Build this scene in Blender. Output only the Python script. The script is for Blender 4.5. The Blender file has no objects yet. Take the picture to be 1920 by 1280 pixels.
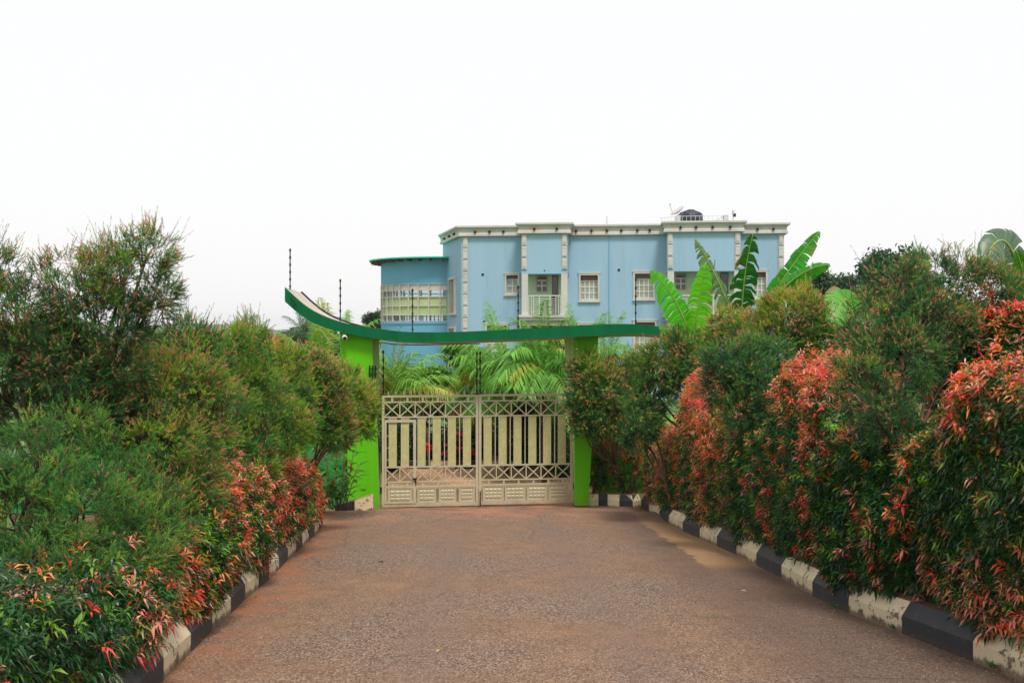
import bpy, math, random
import numpy as np
from mathutils import Vector, Matrix

# ------------------------------------------------------------------ camera, sky, sun, exposure
F, H = 2133.33, 3.87          # focal length in photo pixels (1920 wide), eye height above the courtyard
SLOPE, EYE = 0.0900, 1.62     # the drive falls towards the gate; eye height above the drive at the camera
scene = bpy.context.scene
COL = scene.collection
cam_d = bpy.data.cameras.new('camera'); cam = bpy.data.objects.new('camera', cam_d); COL.objects.link(cam)
cam_d.lens = 40; cam_d.sensor_width = 36; cam_d.shift_y = -20/1920
cam_d.clip_start = 0.1; cam_d.clip_end = 9000
cam.location = (0, 0, H); cam.rotation_euler = (math.radians(90), 0, 0)
scene.camera = cam

SUN_EL, SUN_AZ = 60, 166      # degrees; azimuth clockwise from +Y (view direction)
W = bpy.data.worlds.new('World'); scene.world = W; W.use_nodes = True
nt = W.node_tree; nt.nodes.clear()
wo = nt.nodes.new('ShaderNodeOutputWorld'); bg = nt.nodes.new('ShaderNodeBackground')
sky = nt.nodes.new('ShaderNodeTexSky'); sky.sky_type = 'NISHITA'; sky.sun_disc = False
sky.sun_elevation = math.radians(SUN_EL); sky.sun_rotation = math.radians(SUN_AZ)
sky.dust_density = 4.0; sky.air_density = 1.0
mx = nt.nodes.new('ShaderNodeMix'); mx.data_type = 'RGBA'; mx.inputs[0].default_value = 0.88
mx.inputs[7].default_value = (11.0, 10.98, 10.92, 1)       # even overcast cloud layer
nt.links.new(sky.outputs[0], mx.inputs[6]); nt.links.new(mx.outputs[2], bg.inputs[0])
bg.inputs[1].default_value = 0.10
nt.links.new(bg.outputs[0], wo.inputs[0])

sun_d = bpy.data.lights.new('sun', 'SUN'); sun = bpy.data.objects.new('sun', sun_d); COL.objects.link(sun)
sun_d.energy = 3.2; sun_d.angle = math.radians(14); sun_d.color = (1.0, 0.95, 0.87)
_e, _a = math.radians(SUN_EL), math.radians(SUN_AZ)
sd = Vector((math.sin(_a)*math.cos(_e), math.cos(_a)*math.cos(_e), math.sin(_e)))
sun.rotation_euler = sd.to_track_quat('Z', 'Y').to_euler()
sun.location = sd*50
vs = scene.view_settings
vs.view_transform = 'Standard'; vs.look = 'None'; vs.exposure = 0.0; vs.gamma = 1.0
scene.cycles.max_bounces = 6; scene.cycles.diffuse_bounces = 3; scene.cycles.glossy_bounces = 2
scene.cycles.transmission_bounces = 4; scene.cycles.transparent_max_bounces = 8

# ------------------------------------------------------------------ helpers
def P(px, py, D):
    return Vector(((px-960)*D/F, D, H-(py-620)*D/F))
def road_z(y):
    z = H-EYE-SLOPE*min(y, 25.0)
    return z + 0.10*math.exp(-((y-22.3)/0.85)**2)
def on_road(px, py):
    D = F*EYE/(py-620-F*SLOPE)
    return ((px-960)*D/F, D)
def lin(r, g, b):
    return tuple((c/255/12.92 if c/255 <= 0.04045 else ((c/255+0.055)/1.055)**2.4) for c in (r, g, b))

def tag(o, label=None, cat=None, group=None, kind=None):
    if label: o['label'] = label
    if cat: o['category'] = cat
    if group: o['group'] = group
    if kind: o['kind'] = kind
    return o
def empty(name, loc=(0, 0, 0), rz=0, parent=None):
    o = bpy.data.objects.new(name, None); COL.objects.link(o)
    o.location = loc; o.rotation_euler = (0, 0, rz); o.empty_display_size = 0.2
    if parent: o.parent = parent
    return o

class MB:
    def __init__(s): s.v = []; s.f = []; s.m = []
    def add(s, vs_, fs, mi=0):
        k = len(s.v); s.v += [tuple(v) for v in vs_]
        for f in fs: s.f.append([i+k for i in f]); s.m.append(mi)
        return s
    def box(s, x0, x1, y0, y1, z0, z1, mi=0):
        return s.hexa([(x0, y0, z0), (x1, y0, z0), (x1, y1, z0), (x0, y1, z0), (x0, y0, z1), (x1, y0, z1), (x1, y1, z1), (x0, y1, z1)], mi)
    def hexa(s, p, mi=0):
        return s.add(p, [(3, 2, 1, 0), (4, 5, 6, 7), (0, 1, 5, 4), (1, 2, 6, 5), (2, 3, 7, 6), (3, 0, 4, 7)], mi)
    def prism(s, outline, y0, y1, mi=0):       # outline in (x,z), extruded along y
        n = len(outline)
        vv = [(x, y0, z) for x, z in outline]+[(x, y1, z) for x, z in outline]
        ff = [tuple(range(n)), tuple(range(2*n-1, n-1, -1))]+[(i+n, (i+1) % n+n, (i+1) % n, i) for i in range(n)]
        return s.add(vv, ff, mi)
    def tube(s, pts, rad, n=6, mi=0, caps=True):
        pts = [Vector(p) for p in pts]
        if not hasattr(rad, '__len__'): rad = [rad]*len(pts)
        vv = []; ff = []
        ref = Vector((0.31, 0.2, 0.93)).normalized()
        for i, p in enumerate(pts):
            t = (pts[min(i+1, len(pts)-1)]-pts[max(i-1, 0)])
            t = t.normalized() if t.length > 1e-9 else Vector((0, 0, 1))
            a = t.cross(ref if abs(t.dot(ref)) < 0.95 else Vector((1, 0, 0))).normalized(); b = t.cross(a)
            for k in range(n):
                an = 2*math.pi*k/n
                vv.append(p+(a*math.cos(an)+b*math.sin(an))*rad[i])
        for i in range(len(pts)-1):
            for k in range(n):
                ff.append((i*n+k, i*n+(k+1) % n, (i+1)*n+(k+1) % n, (i+1)*n+k))
        if caps: ff += [tuple(range(n-1, -1, -1)), tuple(range((len(pts)-1)*n, len(pts)*n))]
        return s.add(vv, ff, mi)
    def lathe(s, prof, c=(0, 0, 0), n=20, mi=0):   # prof: list of (r,z)
        vv = []; ff = []
        for r, z in prof:
            for k in range(n):
                a = 2*math.pi*k/n; vv.append((c[0]+r*math.cos(a), c[1]+r*math.sin(a), c[2]+z))
        for i in range(len(prof)-1):
            for k in range(n): ff.append((i*n+k, i*n+(k+1) % n, (i+1)*n+(k+1) % n, (i+1)*n+k))
        ff += [tuple(range(n-1, -1, -1)), tuple(range((len(prof)-1)*n, len(prof)*n))]
        return s.add(vv, ff, mi)
    def mesh(s, name, mats, smooth=False):
        me = bpy.data.meshes.new(name); me.from_pydata(s.v, [], s.f)
        for m in (mats if isinstance(mats, (list, tuple)) else [mats]): me.materials.append(m)
        me.polygons.foreach_set('material_index', s.m)
        if smooth: me.polygons.foreach_set('use_smooth', [True]*len(s.f))
        me.update(); return me
    def build(s, name, mats, parent=None, smooth=False):
        o = bpy.data.objects.new(name, s.mesh(name, mats, smooth)); COL.objects.link(o)
        if parent: o.parent = parent
        return o
def inst(name, me, parent=None, loc=(0, 0, 0), rz=0):
    o = bpy.data.objects.new(name, me); COL.objects.link(o); o.location = loc; o.rotation_euler = (0, 0, rz)
    if parent: o.parent = parent
    return o

# ------------------------------------------------------------------ materials
def newmat(name):
    m = bpy.data.materials.new(name); m.use_nodes = True
    n = m.node_tree; b = n.nodes['Principled BSDF']; return m, n, b
def _noise(n, scale, detail=4, rough=0.6, vec=None):
    t = n.nodes.new('ShaderNodeTexNoise'); t.inputs['Scale'].default_value = scale
    t.inputs['Detail'].default_value = detail; t.inputs['Roughness'].default_value = rough
    if vec: n.links.new(vec, t.inputs['Vector'])
    return t
def _ramp(n, src, stops):
    r = n.nodes.new('ShaderNodeValToRGB'); n.links.new(src, r.inputs[0])
    els = r.color_ramp.elements
    while len(els) < len(stops): els.new(0.5)
    for e, (p, c) in zip(els, stops): e.position = p; e.color = (*c, 1) if len(c) == 3 else c
    return r
def _mix(n, fac, a, b, blend='MIX'):
    m = n.nodes.new('ShaderNodeMix'); m.data_type = 'RGBA'; m.blend_type = blend
    for sock, v in ((m.inputs[0], fac), (m.inputs[6], a), (m.inputs[7], b)):
        if hasattr(v, 'links') or hasattr(v, 'is_linked'): n.links.new(v, sock)
        elif isinstance(v, (int, float)): sock.default_value = v
        else: sock.default_value = (*v, 1)
    return m.outputs[2]
def _math(n, op, a, b=None, clamp=False):
    m = n.nodes.new('ShaderNodeMath'); m.operation = op; m.use_clamp = clamp
    for i, v in enumerate((a, b)):
        if v is None: continue
        if hasattr(v, 'is_linked'): n.links.new(v, m.inputs[i])
        else: m.inputs[i].default_value = v
    return m.outputs[0]
def _sstep(n, v, a, b):
    m = n.nodes.new('ShaderNodeMapRange'); m.interpolation_type = 'SMOOTHSTEP'
    n.links.new(v, m.inputs[0]); m.inputs[1].default_value = a; m.inputs[2].default_value = b
    return m.outputs[0]
def _bump(n, b, h, strength=0.3, dist=0.01):
    bp = n.nodes.new('ShaderNodeBump'); bp.inputs['Strength'].default_value = strength; bp.inputs['Distance'].default_value = dist
    n.links.new(h, bp.inputs['Height']); n.links.new(bp.outputs[0], b.inputs['Normal'])
def _pos(n):
    g = n.nodes.new('ShaderNodeNewGeometry'); s = n.nodes.new('ShaderNodeSeparateXYZ')
    n.links.new(g.outputs['Position'], s.inputs[0]); return g.outputs['Position'], s

def paint(name, col, rough=0.6, var=0.12, scale=2.0, dirt=None, dirt_amt=0.3, spec=0.3, metal=0.0, streak=False, bump=0.0, splash=None):
    m, n, b = newmat(name)
    pos, _ = _pos(n)
    vec = pos
    if streak:
        mp = n.nodes.new('ShaderNodeMapping'); mp.inputs['Scale'].default_value = (1, 1, 0.12)
        n.links.new(pos, mp.inputs['Vector']); vec = mp.outputs[0]
    t = _noise(n, scale, 6, 0.65, vec)
    dark = tuple(c*(1-var) for c in col); lite = tuple(min(1, c*(1+var)) for c in col)
    out = _ramp(n, t.outputs[0], [(0.3, dark), (0.7, lite)]).outputs[0]
    if dirt:
        t2 = _noise(n, scale*0.7, 8, 0.72, vec)
        out = _mix(n, _math(n, 'MULTIPLY', _sstep(n, t2.outputs[0], 0.5, 0.72), dirt_amt), out, dirt)
    if splash:
        sc, z0, z1, am = splash
        t4 = _noise(n, 4.5, 8, 0.75, pos); zz = _math(n, 'ADD', _.outputs['Z'], _math(n, 'MULTIPLY', _math(n, 'SUBTRACT', t4.outputs[0], 0.5), -0.5))
        out = _mix(n, _math(n, 'MULTIPLY', _math(n, 'SUBTRACT', 1.0, _sstep(n, zz, z0, z1)), am), out, sc)
    n.links.new(out, b.inputs['Base Color'])
    b.inputs['Roughness'].default_value = rough; b.inputs['Metallic'].default_value = metal
    b.inputs['Specular IOR Level'].default_value = spec
    if bump:
        t3 = _noise(n, 60, 3, 0.6, pos); _bump(n, b, t3.outputs[0], bump, 0.01)
    return m

def leaf_material(name, rough=0.45, trans=0.25, spec=0.4):
    m, n, b = newmat(name)
    a = n.nodes.new('ShaderNodeAttribute'); a.attribute_name = 'col'
    n.links.new(a.outputs[0], b.inputs['Base Color'])
    b.inputs['Roughness'].default_value = rough; b.inputs['Specular IOR Level'].default_value = spec
    tr = n.nodes.new('ShaderNodeBsdfTranslucent')
    hs = n.nodes.new('ShaderNodeHueSaturation'); hs.inputs['Saturation'].default_value = 1.1; hs.inputs['Value'].default_value = 1.3
    n.links.new(a.outputs[0], hs.inputs['Color']); n.links.new(hs.outputs[0], tr.inputs[0])
    ms = n.nodes.new('ShaderNodeMixShader'); ms.inputs[0].default_value = trans
    n.links.new(b.outputs[0], ms.inputs[1]); n.links.new(tr.outputs[0], ms.inputs[2])
    out = [x for x in n.nodes if x.type == 'OUTPUT_MATERIAL'][0]
    n.links.new(ms.outputs[0], out.inputs[0]); return m

M_NEEDLE = leaf_material('needle_foliage', 0.55, 0.35, 0.25)
M_GLOSSY = leaf_material('glossy_leaf', 0.32, 0.33, 0.5)
M_LEAF = leaf_material('soft_leaf', 0.45, 0.3, 0.4)
M_BANANA = leaf_material('banana_leaf', 0.35, 0.4, 0.45)
M_BARK = paint('bark', lin(98, 74, 58), 0.9, 0.4, 14, bump=0.5)
M_TWIG = paint('twig', lin(108, 86, 62), 0.9, 0.3, 20)

def road_material():
    m, n, b = newmat('dusty_chip_seal')
    pos, s = _pos(n)
    mp = n.nodes.new('ShaderNodeMapping'); mp.inputs['Scale'].default_value = (1.0, 0.8, 1.0); n.links.new(pos, mp.inputs['Vector'])
    big = _noise(n, 0.55, 5, 0.6, mp.outputs[0])
    mid = _noise(n, 3.0, 6, 0.7, mp.outputs[0])
    fine = _noise(n, 90, 2, 0.6, pos)
    vor = n.nodes.new('ShaderNodeTexVoronoi'); vor.inputs['Scale'].default_value = 85; n.links.new(pos, vor.inputs['Vector'])
    dust = _ramp(n, mid.outputs[0], [(0.3, lin(112, 83, 62)), (0.72, lin(152, 114, 85))]).outputs[0]
    agg = _ramp(n, vor.outputs['Color'], [(0.15, lin(38, 32, 30)), (0.5, lin(100, 83, 73)), (0.95, lin(190, 166, 146))]).outputs[0]
    f1 = _math(n, 'ADD', _math(n, 'MULTIPLY', big.outputs[0], 0.7), _math(n, 'MULTIPLY', fine.outputs[0], 1.1))
    fac = _sstep(n, f1, 0.66, 1.06)
    c = _mix(n, fac, dust, agg)
    trk = _math(n, 'ABSOLUTE', _math(n, 'SUBTRACT', _math(n, 'ABSOLUTE', _math(n, 'ADD', _math(n, 'MULTIPLY', s.outputs['Y'], 0.028), _math(n, 'SUBTRACT', s.outputs['X'], 0.35))), 0.78))
    c = _mix(n, _math(n, 'MULTIPLY', _math(n, 'SUBTRACT', 1.0, _sstep(n, trk, 0.05, 0.45)), _math(n, 'MULTIPLY', mid.outputs[0], 0.55)), c, lin(112, 94, 86))
    # ground red soil washed on along the left edge and before the gate
    soil = _noise(n, 1.3, 6, 0.7, pos)
    ly = _math(n, 'SUBTRACT', _math(n, 'MULTIPLY', s.outputs['Y'], -0.075), 1.72)
    near_l = _sstep(n, _math(n, 'SUBTRACT', ly, s.outputs['X']), -0.75, 0.15)
    c = _mix(n, _math(n, 'MULTIPLY', near_l, _sstep(n, soil.outputs[0], 0.35, 0.65)), c, lin(150, 96, 66))
    near_g = _sstep(n, s.outputs['Y'], 20.5, 22.5)
    c = _mix(n, _math(n, 'MULTIPLY', near_g, _sstep(n, soil.outputs[0], 0.38, 0.7)), c, lin(172, 118, 92))
    # tan silt washed along the right kerb
    edge = _math(n, 'ADD', s.outputs['X'], _math(n, 'MULTIPLY', _math(n, 'SUBTRACT', soil.outputs[0], 0.5), 0.7))
    silt = _math(n, 'MULTIPLY', _sstep(n, edge, 2.36, 2.42), _math(n, 'MULTIPLY', _sstep(n, s.outputs['Y'], 13.4, 14.4), _math(n, 'SUBTRACT', 1.0, _sstep(n, s.outputs['Y'], 19.5, 23.0))))
    c = _mix(n, _math(n, 'MULTIPLY', silt, 0.85), c, lin(150, 118, 84))
    # shade of the right hedge, painted into the road colour
    hedge_shade = _math(n, 'MULTIPLY', _sstep(n, edge, 1.35, 2.35), _math(n, 'SUBTRACT', 1.0, silt))
    c = _mix(n, _math(n, 'MULTIPLY', hedge_shade, 0.55), c, lin(84, 68, 60))
    # shallow cracks
    vc = n.nodes.new('ShaderNodeTexVoronoi'); vc.feature = 'DISTANCE_TO_EDGE'; vc.inputs['Scale'].default_value = 0.45
    wob = _mix(n, 0.22, pos, _noise(n, 1.6, 5, 0.7, pos).outputs[1]); n.links.new(wob, vc.inputs['Vector'])
    cr = _math(n, 'SUBTRACT', 1.0, _sstep(n, vc.outputs[0], 0.0, 0.012))
    crm = _math(n, 'MULTIPLY', cr, _sstep(n, big.outputs[0], 0.46, 0.56))
    c = _mix(n, _math(n, 'MULTIPLY', crm, 0.28), c, lin(50, 42, 40))
    n.links.new(c, b.inputs['Base Color'])
    b.inputs['Roughness'].default_value = 0.85; b.inputs['Specular IOR Level'].default_value = 0.25
    hh = _math(n, 'ADD', _math(n, 'MULTIPLY', fine.outputs[0], 0.6), vor.outputs['Distance'])
    _bump(n, b, hh, 0.55, 0.012)
    return m
M_ROAD = road_material()

def soil_material():
    m, n, b = newmat('red_soil'); pos, s = _pos(n)
    t = _noise(n, 5, 8, 0.7, pos); t2 = _noise(n, 60, 3, 0.6, pos)
    c = _ramp(n, t.outputs[0], [(0.3, lin(64, 40, 28)), (0.7, lin(128, 82, 54))]).outputs[0]
    n.links.new(c, b.inputs['Base Color']); b.inputs['Roughness'].default_value = 0.95; _bump(n, b, t2.outputs[0], 0.8, 0.03); return m
M_SOIL = soil_material()
def grass_material():
    m, n, b = newmat('grass_ground'); pos, s = _pos(n)
    t = _noise(n, 0.12, 6, 0.7, pos); t2 = _noise(n, 25, 3, 0.6, pos)
    c = _ramp(n, t.outputs[0], [(0.3, (0.05, 0.10, 0.02)), (0.55, (0.08, 0.16, 0.03)), (0.8, (0.16, 0.13, 0.06))]).outputs[0]
    n.links.new(c, b.inputs['Base Color']); b.inputs['Roughness'].default_value = 0.95; _bump(n, b, t2.outputs[0], 0.8, 0.05); return m
M_GRASS = grass_material()
def paver_material():
    m, n, b = newmat('courtyard_pavers'); pos, s = _pos(n)
    br = n.nodes.new('ShaderNodeTexBrick'); br.inputs['Scale'].default_value = 2.2
    br.inputs['Color1'].default_value = (*lin(190, 140, 104), 1); br.inputs['Color2'].default_value = (*lin(206, 160, 124), 1)
    br.inputs['Mortar'].default_value = (*lin(120, 92, 74), 1); br.inputs['Mortar Size'].default_value = 0.015
    n.links.new(pos, br.inputs['Vector'])
    t = _noise(n, 1.1, 6, 0.7, pos)
    c = _mix(n, _math(n, 'MULTIPLY', _sstep(n, t.outputs[0], 0.5, 0.75), 0.45), br.outputs[0], lin(150, 112, 90))
    n.links.new(c, b.inputs['Base Color']); b.inputs['Roughness'].default_value = 0.85; return m
M_PAVER = paver_material()

def kerb_material(name, base, chip, chipamt, dusty):
    m, n, b = newmat(name); pos, s = _pos(n)
    t = _noise(n, 7, 8, 0.75, pos); t2 = _noise(n, 2.2, 5, 0.7, pos); t3 = _noise(n, 26, 5, 0.7, pos)
    c = _ramp(n, t2.outputs[0], [(0.3, tuple(x*0.82 for x in base)), (0.7, base)]).outputs[0]
    g = n.nodes.new('ShaderNodeNewGeometry'); sn = n.nodes.new('ShaderNodeSeparateXYZ'); n.links.new(g.outputs['Normal'], sn.inputs[0])
    up = _sstep(n, sn.outputs['Z'], 0.75, 0.95)
    c = _mix(n, _math(n, 'MULTIPLY', up, dusty), c, lin(146, 98, 66))
    c = _mix(n, _math(n, 'MULTIPLY', _sstep(n, t2.outputs[0], 0.55, 0.75), 0.4*dusty), c, lin(170, 120, 80))
    lump = _math(n, 'ADD', _math(n, 'MULTIPLY', t.outputs[0], 0.75), _math(n, 'MULTIPLY', t3.outputs[0], 0.25))
    c = _mix(n, _math(n, 'MULTIPLY', _sstep(n, lump, 0.548, 0.572), chipamt), c, chip)
    rz = _math(n, 'SUBTRACT', s.outputs['Z'], _math(n, 'SUBTRACT', H-EYE, _math(n, 'MULTIPLY', s.outputs['Y'], SLOPE)))
    rz = _math(n, 'ADD', rz, _math(n, 'MULTIPLY', _math(n, 'SUBTRACT', t.outputs[0], 0.5), -0.22))
    c = _mix(n, _math(n, 'MULTIPLY', _math(n, 'SUBTRACT', 1.0, _sstep(n, rz, 0.0, 0.05)), 0.8*dusty+0.1), c, lin(88, 64, 48))
    n.links.new(c, b.inputs['Base Color']); b.inputs['Roughness'].default_value = 0.7
    _bump(n, b, t3.outputs[0], 0.25, 0.01); return m
M_KWHITE = kerb_material('kerb_white_paint', lin(218, 202, 168), lin(84, 72, 58), 0.9, 0.9)
M_KBLACK = kerb_material('kerb_black_paint', lin(44, 47, 53), lin(92, 80, 70), 0.25, 0.3)

M_LIME = paint('lime_green_paint', (0.10, 0.44, 0.006), 0.75, 0.10, 3, (0.09, 0.30, 0.03), 0.5, spec=0.12, splash=(lin(128, 92, 60), -0.05, 0.30, 0.5), bump=0.15, streak=True)
M_LIMEPALE = paint('pale_green_paint', lin(150, 190, 110), 0.65, 0.1, 4, lin(190, 200, 160), 0.5, streak=True)
M_DKGREEN = paint('dark_green_paint', (0.001, 0.115, 0.038), 0.6, 0.14, 4, (0.003, 0.07, 0.03), 0.6, spec=0.12, bump=0.1, streak=True)
M_CONC = paint('weathered_concrete', lin(178, 168, 156), 0.85, 0.15, 3, lin(130, 116, 104), 0.6)
M_GATE = paint('khaki_gate_paint', lin(182, 173, 145), 0.5, 0.07, 6, lin(158, 142, 114), 0.4, spec=0.35, splash=(lin(130, 94, 66), -0.05, 0.16, 0.45))
M_GPANEL = paint('frosted_gate_panel', lin(176, 174, 118), 0.55, 0.14, 9, lin(140, 150, 100), 0.5, spec=0.35)
M_BLACK = paint('black_metal', (0.012, 0.012, 0.013), 0.5, 0.1, 8)
M_BLUE = paint('light_blue_wall_paint', lin(146, 177, 199), 0.8, 0.05, 0.9, lin(118, 150, 166), 0.6, spec=0.15, streak=True, bump=0.05)
M_BLUE2 = paint('deeper_blue_wall_paint', lin(106, 164, 192), 0.75, 0.06, 0.6, lin(96, 156, 184), 0.5, streak=True)
M_TRIM = paint('stone_grey_trim', lin(190, 188, 183), 0.8, 0.08, 1.2, lin(168, 148, 124), 0.5)
def cornice_material():
    m, n, b = newmat('stained_cornice'); pos, s = _pos(n)
    t = _noise(n, 0.9, 6, 0.7, pos); t2 = _noise(n, 0.35, 4, 0.6, pos)
    c = _ramp(n, t.outputs[0], [(0.3, lin(178, 177, 171)), (0.7, lin(202, 199, 192))]).outputs[0]
    low = _math(n, 'SUBTRACT', 1.0, _sstep(n, s.outputs['Z'], 9.72, 9.9))
    c = _mix(n, _math(n, 'MULTIPLY', low, _math(n, 'MULTIPLY', _sstep(n, t2.outputs[0], 0.56, 0.7), 0.5)), c, lin(206, 160, 112))
    n.links.new(c, b.inputs['Base Color']); b.inputs['Roughness'].default_value = 0.85; return m
M_CORNICE = cornice_material()
M_RECESS = paint('pale_green_recess_paint', lin(176, 198, 168), 0.8, 0.06, 1)
M_PANE = paint('curtained_glass', lin(150, 160, 152), 0.15, 0.25, 3, lin(86, 92, 92), 0.7, spec=0.6)
M_DARKPANE = paint('dark_glass', lin(52, 54, 62), 0.1, 0.3, 3, spec=0.7)
M_BLIND = paint('brown_blind', lin(120, 84, 72), 0.7, 0.2, 3)
M_WHITE = paint('white_window_bars', lin(214, 206, 190), 0.5, 0.04, 3)
M_DARK = paint('dark_interior', (0.015, 0.016, 0.018), 0.8, 0.1, 2)
M_SILVER = paint('grey_aluminium', lin(190, 184, 176), 0.45, 0.05, 2, metal=0.0, spec=0.5)
M_GREENPANE = paint('green_film_glass', lin(170, 186, 128), 0.25, 0.12, 0.8, lin(190, 186, 140), 0.6, spec=0.5)
M_TEAL = paint('teal_roof_paint', (0.02, 0.58, 0.42), 0.5, 0.1, 2)
M_TANK = paint('black_tank_plastic', lin(40, 44, 54), 0.35, 0.15, 3, spec=0.5)
M_RAIL = paint('grey_white_rail', lin(200, 206, 196), 0.5, 0.04, 3)
def clear_glass():
    m, n, b = newmat('clear_glass')
    tr = n.nodes.new('ShaderNodeBsdfTransparent'); tr.inputs[0].default_value = (0.86, 0.92, 0.94, 1)
    gl = n.nodes.new('ShaderNodeBsdfGlossy'); gl.inputs['Roughness'].default_value = 0.03
    ms = n.nodes.new('ShaderNodeMixShader'); ms.inputs[0].default_value = 0.08
    n.links.new(tr.outputs[0], ms.inputs[1]); n.links.new(gl.outputs[0], ms.inputs[2])
    out = [x for x in n.nodes if x.type == 'OUTPUT_MATERIAL'][0]; n.links.new(ms.outputs[0], out.inputs[0]); return m
M_GLASS = clear_glass()

# ------------------------------------------------------------------ foliage builder (numpy)
class Leaves:
    def __init__(s): s.V = []; s.T = []; s.C = []; s.n = 0
    def _push(s, v, tri, col):
        s.V.append(v.reshape(-1, 3)); s.T.append(tri.reshape(-1, 3)+s.n); s.C.append(col.reshape(-1, 3)); s.n += v.reshape(-1, 3).shape[0]
    def needles(s, b, d, side, L, w, col):          # one thin triangle each
        hw = side*(w*0.5)[:, None]
        v = np.stack([b-hw, b+hw, b+d*L[:, None]], 1)
        s._push(v, np.arange(len(b)*3).reshape(-1, 3), col)
    def leaves(s, b, d, up, L, w, droop, col, fold=0.18, wide=0.45):        # folded lance leaf, 4 triangles
        side = np.cross(d, up); side /= np.linalg.norm(side, axis=1)[:, None]+1e-9
        nn = np.cross(side, d)
        m = b+d*(wide*L)[:, None]
        zz = np.zeros_like(b); zz[:, 2] = 1
        lift = nn*(fold*w)[:, None]
        mL = m+side*(w*0.5)[:, None]+lift; mR = m-side*(w*0.5)[:, None]+lift
        tip = b+d*L[:, None]-zz*(droop*L)[:, None]
        v = np.stack([b, mL, m, mR, tip], 1)
        k = (np.arange(len(b))*5)[:, None]
        t = np.concatenate([k+np.array([[0, 2, 1]]), k+np.array([[0, 3, 2]]), k+np.array([[1, 2, 4]]), k+np.array([[2, 3, 4]])], 1)
        s._push(v, t, np.repeat(col, 4, axis=0))
    def leaves2(s, b, d, up, L, w, droop, col):        # folded diamond, 2 triangles
        side = np.cross(d, up); side /= np.linalg.norm(side, axis=1)[:, None]+1e-9
        nn = np.cross(side, d); zz = np.zeros_like(b); zz[:, 2] = 1
        m = b+d*(0.45*L)[:, None]+nn*(0.15*w)[:, None]
        v = np.stack([b, m+side*(w*0.5)[:, None], b+d*L[:, None]-zz*(droop*L*0.7)[:, None], m-side*(w*0.5)[:, None]], 1)
        k = (np.arange(len(b))*4)[:, None]
        s._push(v, np.concatenate([k+np.array([[0, 2, 1]]), k+np.array([[0, 3, 2]])], 1), np.repeat(col, 2, axis=0))
    def build(s, name, mat, parent=None):
        V = np.concatenate(s.V).astype(np.float32); T = np.concatenate(s.T).astype(np.int32); C = np.concatenate(s.C)
        me = bpy.data.meshes.new(name)
        me.vertices.add(len(V)); me.vertices.foreach_set('co', V.ravel())
        me.loops.add(T.size); me.loops.foreach_set('vertex_index', T.ravel())
        me.polygons.add(len(T)); me.polygons.foreach_set('loop_start', np.arange(0, T.size, 3, dtype=np.int32))
        a = me.attributes.new('col', 'FLOAT_COLOR', 'FACE')
        a.data.foreach_set('color', np.concatenate([np.clip(C, 0, 1), np.ones((len(C), 1))], 1).astype(np.float32).ravel())
        me.materials.append(mat); me.update(calc_edges=True)
        o = bpy.data.objects.new(name, me); COL.objects.link(o)
        if parent: o.parent = parent
        return o
def unit(a): return a/(np.linalg.norm(a, axis=-1, keepdims=True)+1e-9)
def perp(d, rng):
    return unit(np.cross(d, unit(rng.normal(size=d.shape))))
def cnoise(p, seed, f=1.0):
    r = np.random.default_rng(seed); out = np.zeros(len(p))
    for k in range(6):
        w = r.normal(size=3)*f*(1+0.5*k); out += np.sin(p@w+r.uniform(0, 6.28))/(1+0.35*k)
    return out/2.6

# ================================================================== THE SETTING
# kerb lines from the road side, as seen on the sloping drive
KR = [on_road(px, py) for px, py in ((1920, 1272), (1824, 1233), (1691, 1181), (1591, 1144), (1523, 1112), (1465, 1079), (1418, 1055), (1381, 1036), (1344, 1020), (1312, 1006), (1280, 992), (1254, 979), (1236, 970), (1217, 958), (1202, 949))]
KL = [on_road(px, py) for px, py in ((307, 1267), (358, 1217), (398, 1175), (433, 1145), (460, 1118), (485, 1097), (505, 1082), (523, 1063), (540, 1045), (555, 1032), (567, 1021), (579, 1010), (590, 1000), (598, 991), (605, 983))]
def xr(y): return float(np.interp(y, [p[1] for p in KR], [p[0] for p in KR]))
def xl(y): return float(np.interp(y, [p[1] for p in KL], [p[0] for p in KL]))

# ground sheet to the horizon
ys = [-40, -20, -10]+list(range(-4, 26, 2))+[25.0, 25.6, 27, 30, 40, 55, 70, 90, 120, 180, 300, 600, 1200, 2000]
xs = [-2000, -700, -250, -100, -50, -25, -14, -9, -6, -3, 0, 3, 6, 9, 14, 25, 50, 100, 250, 700, 2000]
def gz(x, y):
    z = H-EYE-SLOPE*min(y, 25.0)-0.14
    if y > 90: z -= min(9.0, (y-90)*0.02)
    return z
mb = MB(); mb.add([(x, y, gz(x, y)) for y in ys for x in xs], [(j*len(xs)+i, j*len(xs)+i+1, (j+1)*len(xs)+i+1, (j+1)*len(xs)+i) for j in range(len(ys)-1) for i in range(len(xs)-1)])
tag(mb.build('ground', M_GRASS), kind='structure')

# driveway
mb = MB(); yy = [-6+i*1.0 for i in range(24)]+[18+0.25*i for i in range(31)]
rows = []
for y in yy:
    a = (xl(max(y, 7)) if y < 19.3 else xl(19.3)-min(1.6, (y-19.3)*0.55))-0.06
    b = (xr(y) if y < 24.6 else 3.2)+0.06
    rows.append([(a+(b-a)*t/16, y, road_z(y)-0.025*(abs(t-8)/8)**2) for t in range(17)])
mb.add([p for r in rows for p in r], [(j*17+i, j*17+i+1, (j+1)*17+i+1, (j+1)*17+i) for j in range(len(rows)-1) for i in range(16)])
tag(mb.build('driveway', M_ROAD, smooth=True), kind='structure')

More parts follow.
